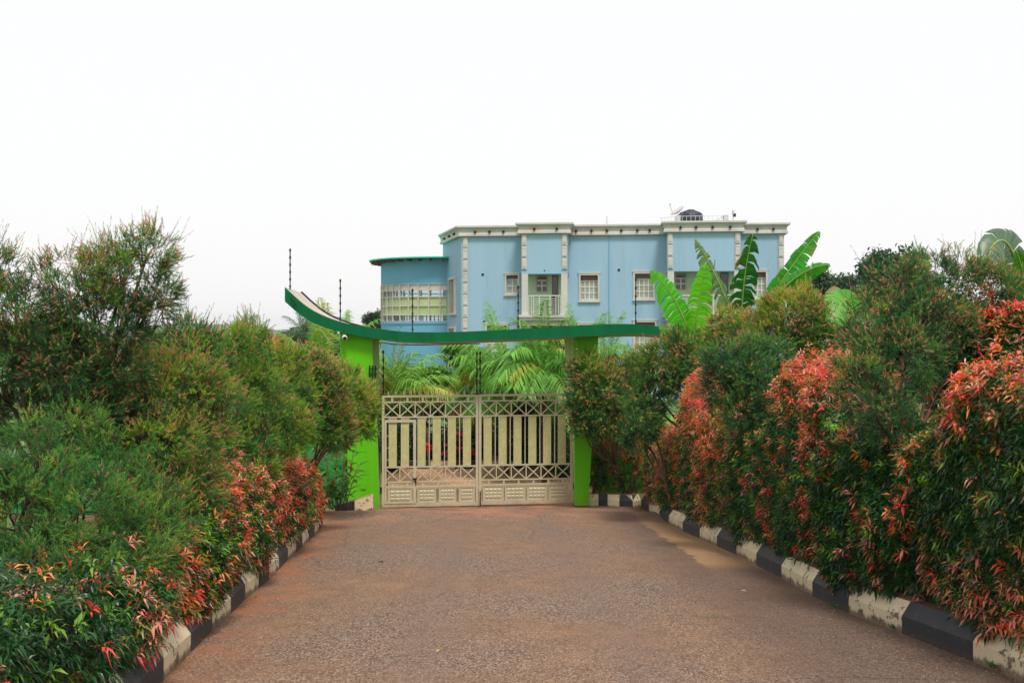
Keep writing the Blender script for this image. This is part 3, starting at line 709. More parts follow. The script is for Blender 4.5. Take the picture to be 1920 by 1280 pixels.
# bays with recessed balconies
def bay(i, px_cols, ybot, rec_win, rec_door, rail_px):
    s0, s1, t = BAY[i]
    zb = BZ(px_cols[0], ybot, t)
    b_ = hb('bay', s0, s1, 0.002, t, zb, ZT-0.05, M_BLUE)
    pz = zb
    for s in (s0+0.02, s1-0.32):
        z = ZC-0.7; k_ = 0
        while z > zb-0.02:
            inst('pilaster_block', PM[k_ % 2], house, (s, -t, z)); z -= 0.68; k_ += 1
    fl = BZ(px_cols[0], 590, t)
    for s in (s0+0.02, s1-0.36):
        hb('column', s, s+0.36, t-0.38, t, fl+0.002, zb-0.002, M_TRIM)
    hb('recess_wall', s0+0.05, s1-0.05, 0.004, 0.02, fl, zb, M_RECESS)
    hb('balcony_slab', s0-0.2, s1+0.2, 0.003, t+0.18, fl-0.14, fl, M_TRIM)
    hb('balcony_slab', s0-0.1, s1+0.1, 0.003, t+0.08, fl-0.32, fl-0.141, M_TRIM)
    hb('balcony_slab', s0, s1, 0.003, t-0.05, fl-0.62, fl-0.321, M_CONC)
    for (p0, p1, y0, y1) in rec_win:
        a, b, c, d = S(p0), S(p1), BZ(p0, y1), BZ(p0, y0)
        o = MB().box(a-0.06, b+0.06, -0.07, -0.021, c-0.06, d+0.06).build('window', M_CONC, house)
        MB().box(a, b, -0.085, -0.071, c, d).build('pane', M_DARKPANE, o)
        hz = d-(d-c)*0.25
        MB().box(a, b, -0.10, -0.086, hz, d).build('blind', M_BLIND, o)
        MB().box((a+b)/2-0.03, (a+b)/2+0.03, -0.105, -0.087, c, hz).box(a, b, -0.103, -0.088, (c+hz)/2-0.03, (c+hz)/2+0.03).box(a, b, -0.103, -0.088, hz-0.03, hz+0.03).build('glazing_bars', M_WHITE, o)
    for (p0, p1, y0, y1) in rec_door:
        a, b, d = S(p0), S(p1), BZ(p0, y0)
        o = MB().box(a-0.05, b+0.05, -0.06, -0.021, fl, d+0.06).build('door', M_BLIND, house)
        MB().box(a, b, -0.07, -0.061, fl+0.05, d).build('door_glass', M_DARKPANE, o)
    # railing
    a, b = s0+0.40, s1-0.38; z0, z1 = fl+0.06, fl+1.12
    r = MB().box(a, b, -t+0.10, -t+0.15, z1-0.05, z1).build('railing', M_RAIL, house)
    for z in [z0+0.12*k_ for k_ in range(8)]:
        MB().box(a+0.28, b-0.28, -t+0.12, -t+0.135, z, z+0.025).build('rail', M_RAIL, r)
    npost = max(4, int((b-a)/0.9)+1)
    for k_ in range(npost):
        x = a+(b-a-0.04)*k_/(npost-1); MB().box(x, x+0.04, -t+0.104, -t+0.146, fl+0.002, z1-0.051).build('post', M_RAIL, r)
    for x in (a+0.14, a+0.26, b-0.18, b-0.30):
        MB().box(x, x+0.035, -t+0.108, -t+0.142, fl+0.05, z1-0.051).build('post', M_RAIL, r)
    return b_
bay(0, (980, 1063), 513.5, [(1007.5, 1025, 519, 546)], [(1037, 1045, 517, 588)], None)
bay(1, (1255, 1388), 508.5, [(1268, 1285, 515.5, 542)], [(1352, 1364, 512, 588)], None)
# cornice swept round the roofline
out = [(LBs[0], LBs[1]), (0, 0)]
for (s0, s1, t) in BAY: out += [(s0, 0), (s0, -t), (s1, -t), (s1, 0)]
out += [(SR, 0), (SR, 12)]
CP = [(0.004, -0.60), (0.20, -0.60), (0.20, -0.47), (0.15, -0.42), (0.14, -0.32), (0.18, -0.22), (0.24, -0.17), (0.25, -0.10), (0.33, -0.10), (0.33, 0.0), (0.004, 0.0)]
mb = MB(); n = len(CP); pl = [Vector(p) for p in out]
for i, p in enumerate(pl):
    d0 = (p-pl[i-1]).normalized() if i else (pl[1]-p).normalized(); d1 = (pl[i+1]-p).normalized() if i < len(pl)-1 else d0
    n0, n1 = Vector((d0.y, -d0.x)), Vector((d1.y, -d1.x)); m_ = (n0+n1).normalized(); m_ = m_/max(0.35, m_.dot(n0))
    mb.v += [(p.x+m_.x*o, p.y+m_.y*o, ZT+z) for o, z in CP]
for i in range(len(pl)-1):
    for k_ in range(n):
        mb.f.append([i*n+k_, (i+1)*n+k_, (i+1)*n+(k_+1) % n, i*n+(k_+1) % n]); mb.m.append(0)
mb.build('cornice', M_CORNICE, house)
# drain spouts
SP = MB().tube([(0, 0, 0), (0, -0.16, 0)], 0.075, 8).mesh('drain_spout', M_BLACK)
for px, t in ((891, 0), (918, 0), (944, 0), (1002, 1.5), (1044, 1.5), (1080, 0), (1109, 0), (1138, 0), (1165, 0), (1195, 0), (1218, 0), (1276, 1.6), (1305, 1.6), (1336, 1.6), (1369, 1.6), (1420, 0), (1450, 0)):
    inst('drain_spout', SP, house, (S(px, t+0.15), -t-0.13, ZT-0.36))
for a in (1.3, 3.0, 4.8):
    p = ux*a+ox*0.12; inst('drain_spout', SP, house, (p.x, p.y, ZT-0.36), math.radians(-60))
# wall vents and downpipe
for px, py in ((905, 514.5), (908, 603), (1160.5, 506), (1164.5, 595.5), (1021, 507)):
    t = 1.5 if px == 1021 else 0; s = S(px, t); z = BZ(px, py, t); e = 0.03 if px == 1021 else 0.065
    hb('wall_vent', s-e, s+e, t+0.002, t+0.03, z-e, z+e, M_BLACK)
s = S(1142); hb('downpipe', s-0.02, s+0.02, 0.003, 0.05, GB, ZC, M_BLUE2)
# ground floor grille under the first bay
a, b = S(1003, 0.8), S(1062, 0.8); z = BZ(1003, 607, 0.8)
o = hb('porch_lintel', a-0.3, b+0.3, 0.003, 1.2, z, z+0.12, M_TRIM)
for k_ in range(16):
    x = a+(b-a)*k_/15; hb('grille_bar', x, x+0.035, 1.0, 1.03, GB, z-0.002, M_BLACK)
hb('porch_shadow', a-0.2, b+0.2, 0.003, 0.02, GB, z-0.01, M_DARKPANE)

# rounded stair wing
WC = Vector((-4.35, 76.2)); WR = 4.4
wing = empty('stair_wing', (0, 0, 0)); 
wing = tag(wing, 'rounded pale blue stair tower with a green glazed band and teal eaves', 'building'); wing.location = (WC.x, WC.y, 0)
def wp(phi, r): return (-math.sin(phi)*r, -math.cos(phi)*r)
def arc(name, ph0, ph1, r0, r1, z0, z1, mat, parent, seg=1):
    m_ = MB(); vv = []
    for i in range(seg+1):
        ph = ph0+(ph1-ph0)*i/seg
        for r, z in ((r1, z0), (r1, z1), (r0, z1), (r0, z0)):
            x, y = wp(ph, r); vv.append((x, y, z))
    ff = [(0, 1, 2, 3), (seg*4+3, seg*4+2, seg*4+1, seg*4)]
    for i in range(seg):
        for k_ in range(4): ff.append((i*4+k_, (i+1)*4+k_, (i+1)*4+(k_+1) % 4, i*4+(k_+1) % 4))
    m_.add(vv, ff); return m_.build(name, mat, parent)
PI = math.pi; A0 = -0.12
arc('wall', A0, PI, WR-0.2, WR, GB, 4.30, M_BLUE2, wing, 40)
arc('wall', A0, PI, WR-0.2, WR, 6.86, 8.42, M_BLUE2, wing, 40)
arc('wall_band', A0, PI, WR+0.0025, WR+0.05, 4.301, 4.46, M_BLUE2, wing, 40)
for z in (0.55, 1.15, 1.75, 2.35, 2.95, 3.5): arc('scored_course', A0, PI*0.6, WR+0.001, WR+0.008, z, z+0.02, M_BLUE, wing, 24)
NC = 20; dph = (PI-A0)/NC
zr = [4.46, 4.88, 5.45, 6.02, 6.46, 6.86]
for i in range(NC+1):
    ph = A0+dph*i; e = 0.075/WR; arc('mullion', ph-e/2, ph+e/2, WR-0.14, WR+0.03, 4.46, 6.858, M_SILVER, wing)
for i in range(NC):
    a, b = A0+dph*i+0.045/WR, A0+dph*(i+1)-0.045/WR
    for j in range(5):
        if j == 4 and i < 10: mt, nm = M_SILVER, 'louvre'
        elif j in (2, 1) and i < 10: mt, nm = M_GREENPANE, 'window_pane'
        elif i >= 8 and i < 10: mt, nm = M_SILVER, 'window_pane'
        else: mt, nm = M_GLASS, 'window_pane'
        arc(nm, a, b, WR-0.075, WR-0.055, zr[j]+0.035, zr[j+1]-0.035, mt, wing, 2)
for z in zr[:-1]: arc('transom', A0, PI, WR-0.12, WR+0.02, z-0.033, z+0.033, M_SILVER, wing, 40)
arc('transom', A0, PI, WR-0.12, WR+0.02, 6.825, 6.858, M_SILVER, wing, 40)
arc('floor', A0, PI, 0.1, WR-0.21, 4.15, 4.3, M_CONC, wing, 24)
arc('ceiling', A0, PI, 0.1, WR-0.21, 8.2, 8.3, M_WHITE, wing, 24)
# balustrade seen through the lower lights
for i in range(26):
    ph = 0.1+i*0.075; x, y = wp(ph, WR-0.9); MB().box(x-0.03, x+0.03, y-0.03, y+0.03, 4.3, 5.2).build('baluster', M_BLACK, wing)
arc('handrail', 0.08, 2.0, WR-0.94, WR-0.86, 5.2, 5.27, M_BLACK, wing, 20)
# teal eaves with rafters
mb = MB(); vv = []
for i in range(49):
    ph = A0+(PI-A0)*i/48
    for r, z in ((WR+0.78, 8.44), (WR+0.78, 8.52), (0.3, 8.75), (0.3, 8.46)):
        x, y = wp(ph, r); vv.append((x, y, z))
ff = [(0, 1, 2, 3), (48*4+3, 48*4+2, 48*4+1, 48*4)]
for i in range(48):
    for k_ in range(4): ff.append((i*4+k_, (i+1)*4+k_, (i+1)*4+(k_+1) % 4, i*4+(k_+1) % 4))
mb.add(vv, ff); mb.build('eaves', M_TEAL, wing)
for i in range(20):
    ph = 0.02+i*0.155; e = 0.05/WR; arc('rafter', ph-e, ph+e, WR-0.1, WR+0.66, 8.28, 8.438, M_BLIND, wing)

# things on the roof
def roof_pt(px, t, z=ZT): s = S(px, -abs(t)) if t < 0 else S(px, t); x = C0.x+s*cs-t*sn_; y = C0.y-s*sn_-t*cs; return Vector((x, y, z))
tk = tag(empty('water_tank', roof_pt(1295, -1.5, ZT-0.12)), 'black plastic water tank with a domed ribbed top on the roof', 'water tank')
MB().lathe([(0.70, 0), (0.72, 0.35), (0.70, 0.4), (0.72, 0.45), (0.71, 0.72), (0.62, 0.86), (0.45, 0.96), (0.22, 1.02)], n=24).build('body', M_TANK, tk, True)
MB().lathe([(0.24, 1.0), (0.24, 1.07), (0.18, 1.10)], n=18).build('lid', M_TANK, tk)
for i in range(8):
    a = PI*i/4; MB().tube([(0.72*math.cos(a), 0.72*math.sin(a), 0.72), (0.62*math.cos(a), 0.62*math.sin(a), 0.89), (0.26*math.cos(a), 0.26*math.sin(a), 1.03)], 0.035, 5).build('rib', M_TANK, tk)
dish = tag(empty('satellite_dish', roof_pt(1271, -0.2, ZT)), 'grey satellite dish tilted on a post beside the roof tank', 'satellite dish')
MB().tube([(0, 0, 0), (0, 0, 0.62)], 0.03, 8).build('mast', M_SILVER, dish)
m_ = MB(); nrm = Vector((-0.55, -0.15, 0.8)).normalized(); a_ = nrm.orthogonal().normalized(); b2 = nrm.cross(a_); vv = [Vector((0, 0, 0.72))]; ff = []
for j in range(1, 5):
    for k_ in range(18):
        an = 2*PI*k_/18; r = 0.47*j/4; vv.append(Vector((0.02, 0, 0.70))+(a_*math.cos(an)+b2*math.sin(an))*r+nrm*(0.14*(j/4)**2))
ff = [(0, 1+k_, 1+(k_+1) % 18) for k_ in range(18)]+[(1+(j-1)*18+k_, 1+j*18+k_, 1+j*18+(k_+1) % 18, 1+(j-1)*18+(k_+1) % 18) for j in range(1, 4) for k_ in range(18)]
m_.add(vv, ff); dd_ = m_.build('reflector', M_SILVER, dish, True); sol = dd_.modifiers.new('s', 'SOLIDIFY'); sol.thickness = 0.02
MB().tube([(-0.28, 0, 0.56), (-0.42, -0.05, 0.95), (-0.48, -0.08, 1.12)], 0.018, 6).tube([(-0.48, -0.08, 1.10), (-0.44, -0.06, 1.2)], 0.05, 8).build('feed_arm', M_SILVER, dish)
fl_ = tag(empty('floodlight', roof_pt(1374.5, 1.2, ZT)), 'small floodlight on a short post at the roof edge', 'floodlight')
MB().tube([(0, 0, 0), (0, 0, 0.5)], 0.025, 6).build('post', M_SILVER, fl_); MB().box(-0.06, 0.05, -0.10, 0.05, 0.4, 0.62).build('lamp_head', M_SILVER, fl_); MB().box(0.03, 0.14, -0.12, 0.02, 0.26, 0.45).build('sensor', M_BLACK, fl_)
for px, lb in ((1271, 'left short white concrete stub column on the roof below the satellite dish'), (1361, 'right short white concrete stub column on the roof near the floodlight')):
    tag(MB().box(-0.13, 0.13, -0.13, 0.13, 0.002, 0.40).build('roof_stub', M_TRIM), lb, 'column').location = roof_pt(px, 0.9, ZT)
rr = tag(empty('roof_railing', roof_pt(1238, 0.3, ZT)), 'thin white pipe railing along the roof edge by the tank', 'railing')
q0 = roof_pt(1238, 0.3, ZT); q = [roof_pt(1238, 0.3), roof_pt(1267, 1.2), roof_pt(1357, 1.2), roof_pt(1335, -3)]
for i in range(3):
    MB().tube([q[i]-q0+Vector((0, 0, 0.33)), q[i+1]-q0+Vector((0, 0, 0.33))], 0.014, 5).build('rail', M_RAIL, rr)
    nn_ = (5, 11, 7)[i]
    for k_ in range(nn_):
        p = q[i].lerp(q[i+1], (k_+0.5)/nn_)-q0; MB().tube([p+Vector((0, 0, -0.1)), p+Vector((0, 0, 0.33))], 0.011, 5).build('post', M_RAIL, rr)
an_ = tag(empty('roof_aerial', roof_pt(1138, -0.5, ZT)), 'thin aerial rod standing on the middle of the roof', 'aerial')
MB().tube([(0, 0, -0.1), (0, 0, 0.55)], 0.012, 5).build('rod', M_BLACK, an_)
sk = tag(MB().lathe([(0.55, -0.1), (0.45, 0.06), (0.2, 0.13), (0.02, 0.15)], n=16).build('roof_vent_dome', M_CONC), 'low dark domed vent on the flat roof', 'roof vent'); sk.location = roof_pt(1126, -3, ZT)

# ================================================================== PLANTS
G_DARK, G_MID, G_LITE = np.array((0.022, 0.105, 0.03)), np.array((0.10, 0.28, 0.042)), np.array((0.34, 0.50, 0.045))
PINK = np.array((0.66, 0.21, 0.17)); BRONZE = np.array((0.52, 0.33, 0.12))

def limb(mbx, a, b, r0, r1, rng, bend=0.08, n=5, sides=6):
    a, b = Vector(a), Vector(b); L = (b-a).length; pts = []
    off = Vector(rng.normal(size=3))*bend*L
    for i in range(n+1):
        t = i/n; pts.append(a.lerp(b, t)+off*math.sin(PI*t)+Vector((0, 0, 0.0)))
    mbx.tube(pts, [r0+(r1-r0)*i/n for i in range(n+1)], sides); return pts

def bottlebrush(label, lobes, base, seed, dens=420, tips=0.35, tone=0.45, spikes=0.04, fork=0.35, stems=1, nn=16, group=None, nlen=0.031, blue=0.0, lumpy=0.07):
    """needle-leaved shrub; lobes are (px, py, D, rx px, ry px) clumps of the crown, base is (x, y) on the bed"""
    rng = np.random.default_rng(seed)
    bz = H-EYE-SLOPE*min(base[1], 25)+0.12; B = Vector((base[0], base[1], bz))
    root = tag(empty('bottlebrush_shrub', B), label, 'shrub', group or 'bottlebrush shrubs along the drive')
    cs_ = [P(l[0], l[1], l[2]) for l in lobes]
    rs = [np.array((l[3]*l[2]/F, 0.5*(l[3]+l[4])*l[2]/F*0.95, l[4]*l[2]/F)) for l in lobes]
    lv = Leaves(); wood = MB()
    cen = Vector(np.mean([np.array(c) for c in cs_], 0))
    forks = []
    for k_ in range(stems):
        b0 = B+Vector((0.12*k_*math.cos(k_*2.1), 0.12*k_*math.sin(k_*2.1), 0))
        f = b0.lerp(cen, fork)+Vector(rng.normal(size=3))*0.08; f.z = max(f.z, b0.z+0.25)
        limb(wood, b0-Vector((0, 0, 0.1)), f, 0.045, 0.032, rng, 0.05, 6, 7); forks.append(f)
    for i, (c, R) in enumerate(zip(cs_, rs)):
        f = min(forks, key=lambda q: (q-c).length)
        pts = limb(wood, f, c, 0.026, 0.012, rng, 0.1, 5, 5)
        for k_ in range(7):
            d = Vector(unit(rng.normal(size=3)+np.array((0, -0.1, 0.5)))); e = c+Vector((d.x*R[0], d.y*R[1], d.z*R[2]))*0.8
            limb(wood, pts[3].lerp(c, rng.uniform(0, 1)), e, 0.009, 0.003, rng, 0.12, 3, 4)
    up = np.array((0, 0, 1.0))
    for i, (c, R, l) in enumerate(zip(cs_, rs, lobes)):
        D = l[2]; sc_l = max(1.0, (D/10.0)**0.8); c_ = np.array(c)
        area = 4*PI*((R[0]*R[1])**1.6+(R[0]*R[2])**1.6+(R[1]*R[2])**1.6)**(1/1.6)/3**(1/1.6)
        per = 13; K = int(area*dens*1.85/per/sc_l**1.45); Ki = int(K*0.17)
        u = unit(rng.normal(size=(K+Ki, 3)))
        back = (u[:, 1] > 0.35) & (rng.random(K+Ki) < 0.45); u = u[~back]
        inner_t = np.concatenate([np.zeros(K, bool), np.ones(Ki, bool)])[~back]
        rho = np.where(inner_t, rng.uniform(0.3, 0.6, len(u)), rng.uniform(0.80, 1.0, len(u)))*(1+lumpy*cnoise(u*2.2+i*7.3, seed+i, 1.3))
        pb = c_+u*R*rho[:, None]
        keep = pb[:, 2] > bz+0.12
        for j, (c2, R2) in enumerate(zip(cs_, rs)):
            if j != i: keep &= np.linalg.norm((pb-np.array(c2))/R2, axis=1) > (0.60 if j > i else 0.45)
        u, pb, inner_t = u[keep], pb[keep], inner_t[keep]; T = len(u)
        if T == 0: continue
        ax = unit(u*0.9+up*0.38+rng.normal(size=(T, 3))*0.22)
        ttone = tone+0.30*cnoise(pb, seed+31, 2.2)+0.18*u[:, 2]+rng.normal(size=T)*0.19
        tred = tips*1.35*np.clip(0.45+0.9*u[:, 2]+0.7*rng.normal(size=T), 0, 1.6)
        rsz = rng.uniform(0.7, 1.25, T)
        # twigs radiating from each tuft
        rp = lambda a_: np.repeat(a_, per, 0)
        u_, inner, M_ = rp(u), rp(inner_t), T*per
        d = unit(rp(ax)+rng.normal(size=(M_, 3))*0.5)
        L = (0.075+0.065*rng.random(M_))*rp(rsz)*(0.75+0.25*sc_l)
        p = rp(pb)+rng.normal(size=(M_, 3))*0.03*sc_l
        sp = (rng.random(M_) < spikes) & (u_[:, 2] > 0.25) & ~inner
        L[sp] *= rng.uniform(1.6, 2.6, sp.sum()); d[sp] = unit(u_[sp]*0.5+up*0.9+rng.normal(size=(sp.sum(), 3))*0.22)
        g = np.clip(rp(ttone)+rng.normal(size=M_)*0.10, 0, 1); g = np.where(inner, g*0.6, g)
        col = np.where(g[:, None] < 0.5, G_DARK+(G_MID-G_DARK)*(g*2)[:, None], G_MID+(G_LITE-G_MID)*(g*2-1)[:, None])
        col = col*(1-blue)+col*blue*np.array((0.75, 0.82, 1.75))
        tipred = (~inner) & (rng.random(M_) < rp(tred))
        q = nn; t = 0.2+0.8*(np.arange(q)+0.5)/q
        az = (np.arange(q)*2.399)[None, :]+rng.uniform(0, 6.28, (M_, 1))
        a1 = perp(d, rng); a2 = np.cross(d, a1)
        pos = p[:, None, :]+d[:, None, :]*(L[:, None]*t[None, :])[:, :, None]
        rad = a1[:, None, :]*np.cos(az)[:, :, None]+a2[:, None, :]*np.sin(az)[:, :, None]
        nd = unit(d[:, None, :]*(0.75+0.5*t[None, :, None])+rad*(1.0-0.45*t[None, :, None])+rng.normal(size=(M_, q, 3))*0.12)
        side = unit(np.cross(nd, rad))
        nl = nlen*sc_l*(0.7+0.6*rng.random((M_, q)))*(1-0.35*t[None, :]**3)
        wd = 0.0052*sc_l*(0.8+0.5*rng.random((M_, q)))
        cc = np.repeat(col[:, None, :], q, 1)*(0.8+0.4*rng.random((M_, q, 1)))
        tipm = (tipred[:, None] & (t[None, :] > 0.66))[:, :, None]
        tc_ = (PINK*(0.7+0.6*rng.random((M_, 1, 1)))+(BRONZE-PINK)*rng.random((M_, 1, 1)))
        cc = np.where(tipm, tc_, cc)
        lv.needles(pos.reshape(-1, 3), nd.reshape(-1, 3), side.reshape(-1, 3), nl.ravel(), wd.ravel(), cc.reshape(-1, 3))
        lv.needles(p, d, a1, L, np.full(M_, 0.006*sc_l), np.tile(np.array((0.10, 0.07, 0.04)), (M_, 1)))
    inv = Matrix.Translation(-B)
    o = wood.build('trunk', M_BARK, root, True); o.matrix_parent_inverse = inv
    o = lv.build('crown', M_NEEDLE, root); o.matrix_parent_inverse = inv
    return root

# --- left of the drive
bottlebrush('tallest bottlebrush at the left edge with a wispy top against the sky',
    [(235, 520, 9.6, 75, 70), (130, 545, 9.4, 95, 65), (30, 590, 9.2, 80, 60), (275, 480, 9.7, 52, 48), (180, 600, 9.5, 95, 70), (60, 660, 9.3, 90, 70), (120, 690, 9.3, 80, 60), (215, 690, 9.6, 60, 55), (290, 560, 9.8, 40, 60), (-20, 520, 9.2, 50, 50), (140, 770, 9.5, 80, 60), (225, 775, 9.8, 70, 60), (60, 775, 9.6, 60, 55), (-10, 700, 9.3, 50, 60)],
    (-4.15, 9.3), 11, lumpy=0.12, blue=0.35, dens=430, tips=0.42, tone=0.36, spikes=0.10, fork=0.45, stems=3)
bottlebrush('low dense bottlebrush drooping over the hedge in the bottom left foreground',
    [(70, 900, 8.0, 78, 62), (160, 975, 8.0, 100, 80), (245, 1010, 8.2, 75, 66), (70, 835, 8.3, 58, 42), (255, 935, 8.7, 70, 60), (205, 880, 8.8, 70, 60), (100, 1030, 7.7, 80, 45), (20, 960, 7.8, 70, 70), (190, 1060, 7.7, 70, 50), (140, 830, 8.9, 70, 60), (270, 1062, 7.9, 52, 46), (300, 990, 8.6, 45, 50), (60, 1070, 7.4, 80, 40), (150, 1085, 7.4, 60, 35)],
    (-3.6, 8.2), 12, blue=0.4, dens=400, tips=0.05, tone=0.40, spikes=0.02, fork=0.3, stems=2)
bottlebrush('pink tipped bottlebrush in the left hedge before the red new shoots',
    [(335, 735, 10.2, 85, 68), (275, 760, 10.0, 65, 65), (395, 760, 10.5, 52, 58), (300, 840, 9.8, 90, 65), (370, 845, 10.3, 62, 62), (250, 690, 10.2, 45, 45), (355, 690, 10.4, 52, 42), (345, 915, 9.9, 72, 58), (290, 960, 9.4, 75, 62), (310, 1025, 9.0, 50, 48), (240, 1040, 8.6, 60, 50), (385, 905, 10.4, 40, 40)],
    (-3.1, 10.3), 13, blue=0.15, dens=430, tips=0.5, tone=0.55, spikes=0.05, fork=0.3, stems=2)
bottlebrush('small bottlebrush with spiky grey twigs behind the pink tipped one',
    [(345, 640, 13.2, 48, 38), (375, 680, 13.4, 55, 50), (310, 665, 13.0, 45, 45), (400, 720, 13.6, 40, 50)],
    (-3.9, 13.4), 14, dens=430, tips=0.2, tone=0.5, spikes=0.16, fork=0.4)
bottlebrush('rounded bottlebrush in mid left with an orange tinged top',
    [(440, 680, 14.2, 55, 62), (480, 750, 14.4, 62, 62), (425, 760, 14.0, 52, 60), (520, 805, 14.8, 55, 52), (455, 830, 14.0, 58, 54), (555, 790, 15.2, 36, 46), (480, 880, 13.8, 42, 36), (425, 850, 13.6, 36, 40)],
    (-3.5, 14.5), 15, dens=460, tips=0.22, tone=0.55, spikes=0.03, fork=0.35)
bottlebrush('bottlebrush with upright twigs third from the left pillar',
    [(490, 650, 16.4, 42, 45), (470, 625, 16.6, 30, 25), (525, 700, 16.6, 48, 48), (545, 750, 16.8, 42, 50)],
    (-3.75, 16.8), 16, dens=460, tips=0.3, tone=0.55, spikes=0.14, fork=0.4)
bottlebrush('orange topped bottlebrush second from the left pillar',
    [(575, 700, 18.4, 48, 45), (610, 740, 18.6, 50, 50), (580, 780, 18.5, 45, 48), (545, 690, 18.2, 30, 30), (625, 800, 18.8, 38, 42)],
    (-3.9, 18.8), 17, dens=575, tips=0.55, tone=0.6, spikes=0.03, fork=0.4)
bottlebrush('bottlebrush leaning against the left gate pillar',
    [(640, 725, 20.6, 34, 40), (655, 765, 20.7, 36, 40), (678, 760, 20.9, 24, 45), (640, 805, 20.6, 30, 34), (683, 795, 21.0, 15, 26)],
    (-4.1, 21.2), 18, dens=575, tips=0.5, tone=0.55, spikes=0.02, fork=0.4)
# --- right of the drive
bottlebrush('bottlebrush crowding the right gate pillar',
    [(1105, 702, 24.3, 36, 36), (1142, 735, 24.3, 50, 50), (1098, 745, 24.3, 30, 38), (1172, 706, 24.6, 38, 36), (1135, 782, 24.4, 42, 32), (1092, 785, 24.3, 20, 28), (1175, 765, 24.5, 34, 34)],
    (2.5, 25.75), 21, blue=0.3, dens=575, tips=0.42, tone=0.45, spikes=0.02, fork=0.4)
bottlebrush('dark low bottlebrush ball second from the right gate pillar',
    [(1205, 775, 20.4, 34, 42), (1225, 745, 20.5, 28, 36), (1200, 815, 20.3, 28, 26)],
    (3.2, 20.7), 22, blue=0.6, dens=575, tips=0.12, tone=0.35, spikes=0.01, fork=0.4)
bottlebrush('airy pink topped bottlebrush with bare forked stems behind the hedge',
    [(1200, 684, 20.8, 30, 26), (1246, 672, 20.3, 34, 30), (1292, 655, 20.0, 38, 32), (1240, 702, 20.4, 42, 30), (1312, 686, 19.8, 36, 38), (1275, 714, 20.0, 34, 28)],
    (3.6, 20.6), 23, dens=537, tips=0.35, tone=0.5, spikes=0.05, fork=0.5, stems=3)
bottlebrush('large rounded golden edged bottlebrush beside the banana leaves',
    [(1488, 606, 17.2, 74, 60), (1415, 624, 17.4, 46, 38), (1372, 622, 17.6, 40, 38), (1530, 632, 17.2, 38, 42), (1450, 648, 17.2, 70, 42), (1350, 650, 17.6, 30, 32)],
    (4.2, 17.4), 24, dens=575, tips=0.45, tone=0.62, spikes=0.02, fork=0.5)
bottlebrush('dark green bottlebrush ball above the gap between the two red columns',
    [(1385, 680, 15.4, 62, 46), (1420, 720, 15.2, 52, 48), (1360, 715, 15.5, 42, 42), (1395, 765, 15.2, 44, 34), (1440, 680, 15.4, 48, 42), (1410, 810, 15.2, 30, 28)],
    (3.5, 15.5), 25, blue=0.8, dens=550, tips=0.06, tone=0.36, spikes=0.02, fork=0.45)
bottlebrush('largest bottlebrush on the right with a bare trunk and reddish crown',
    [(1690, 545, 10.6, 66, 56), (1760, 525, 10.8, 78, 52), (1650, 610, 10.4, 62, 50), (1730, 610, 10.4, 90, 62), (1820, 560, 10.8, 80, 62), (1880, 555, 10.8, 56, 56), (1620, 660, 10.2, 46, 46), (1690, 670, 10.0, 80, 50), (1800, 650, 10.5, 70, 50), (1625, 735, 9.9, 50, 62), (1660, 770, 9.8, 50, 50), (1870, 620, 10.9, 50, 40), (1590, 700, 10.3, 26, 36)],
    (3.5, 10.1), 26, lumpy=0.10, blue=0.6, dens=400, tips=0.34, tone=0.36, spikes=0.05, fork=0.5, stems=2)

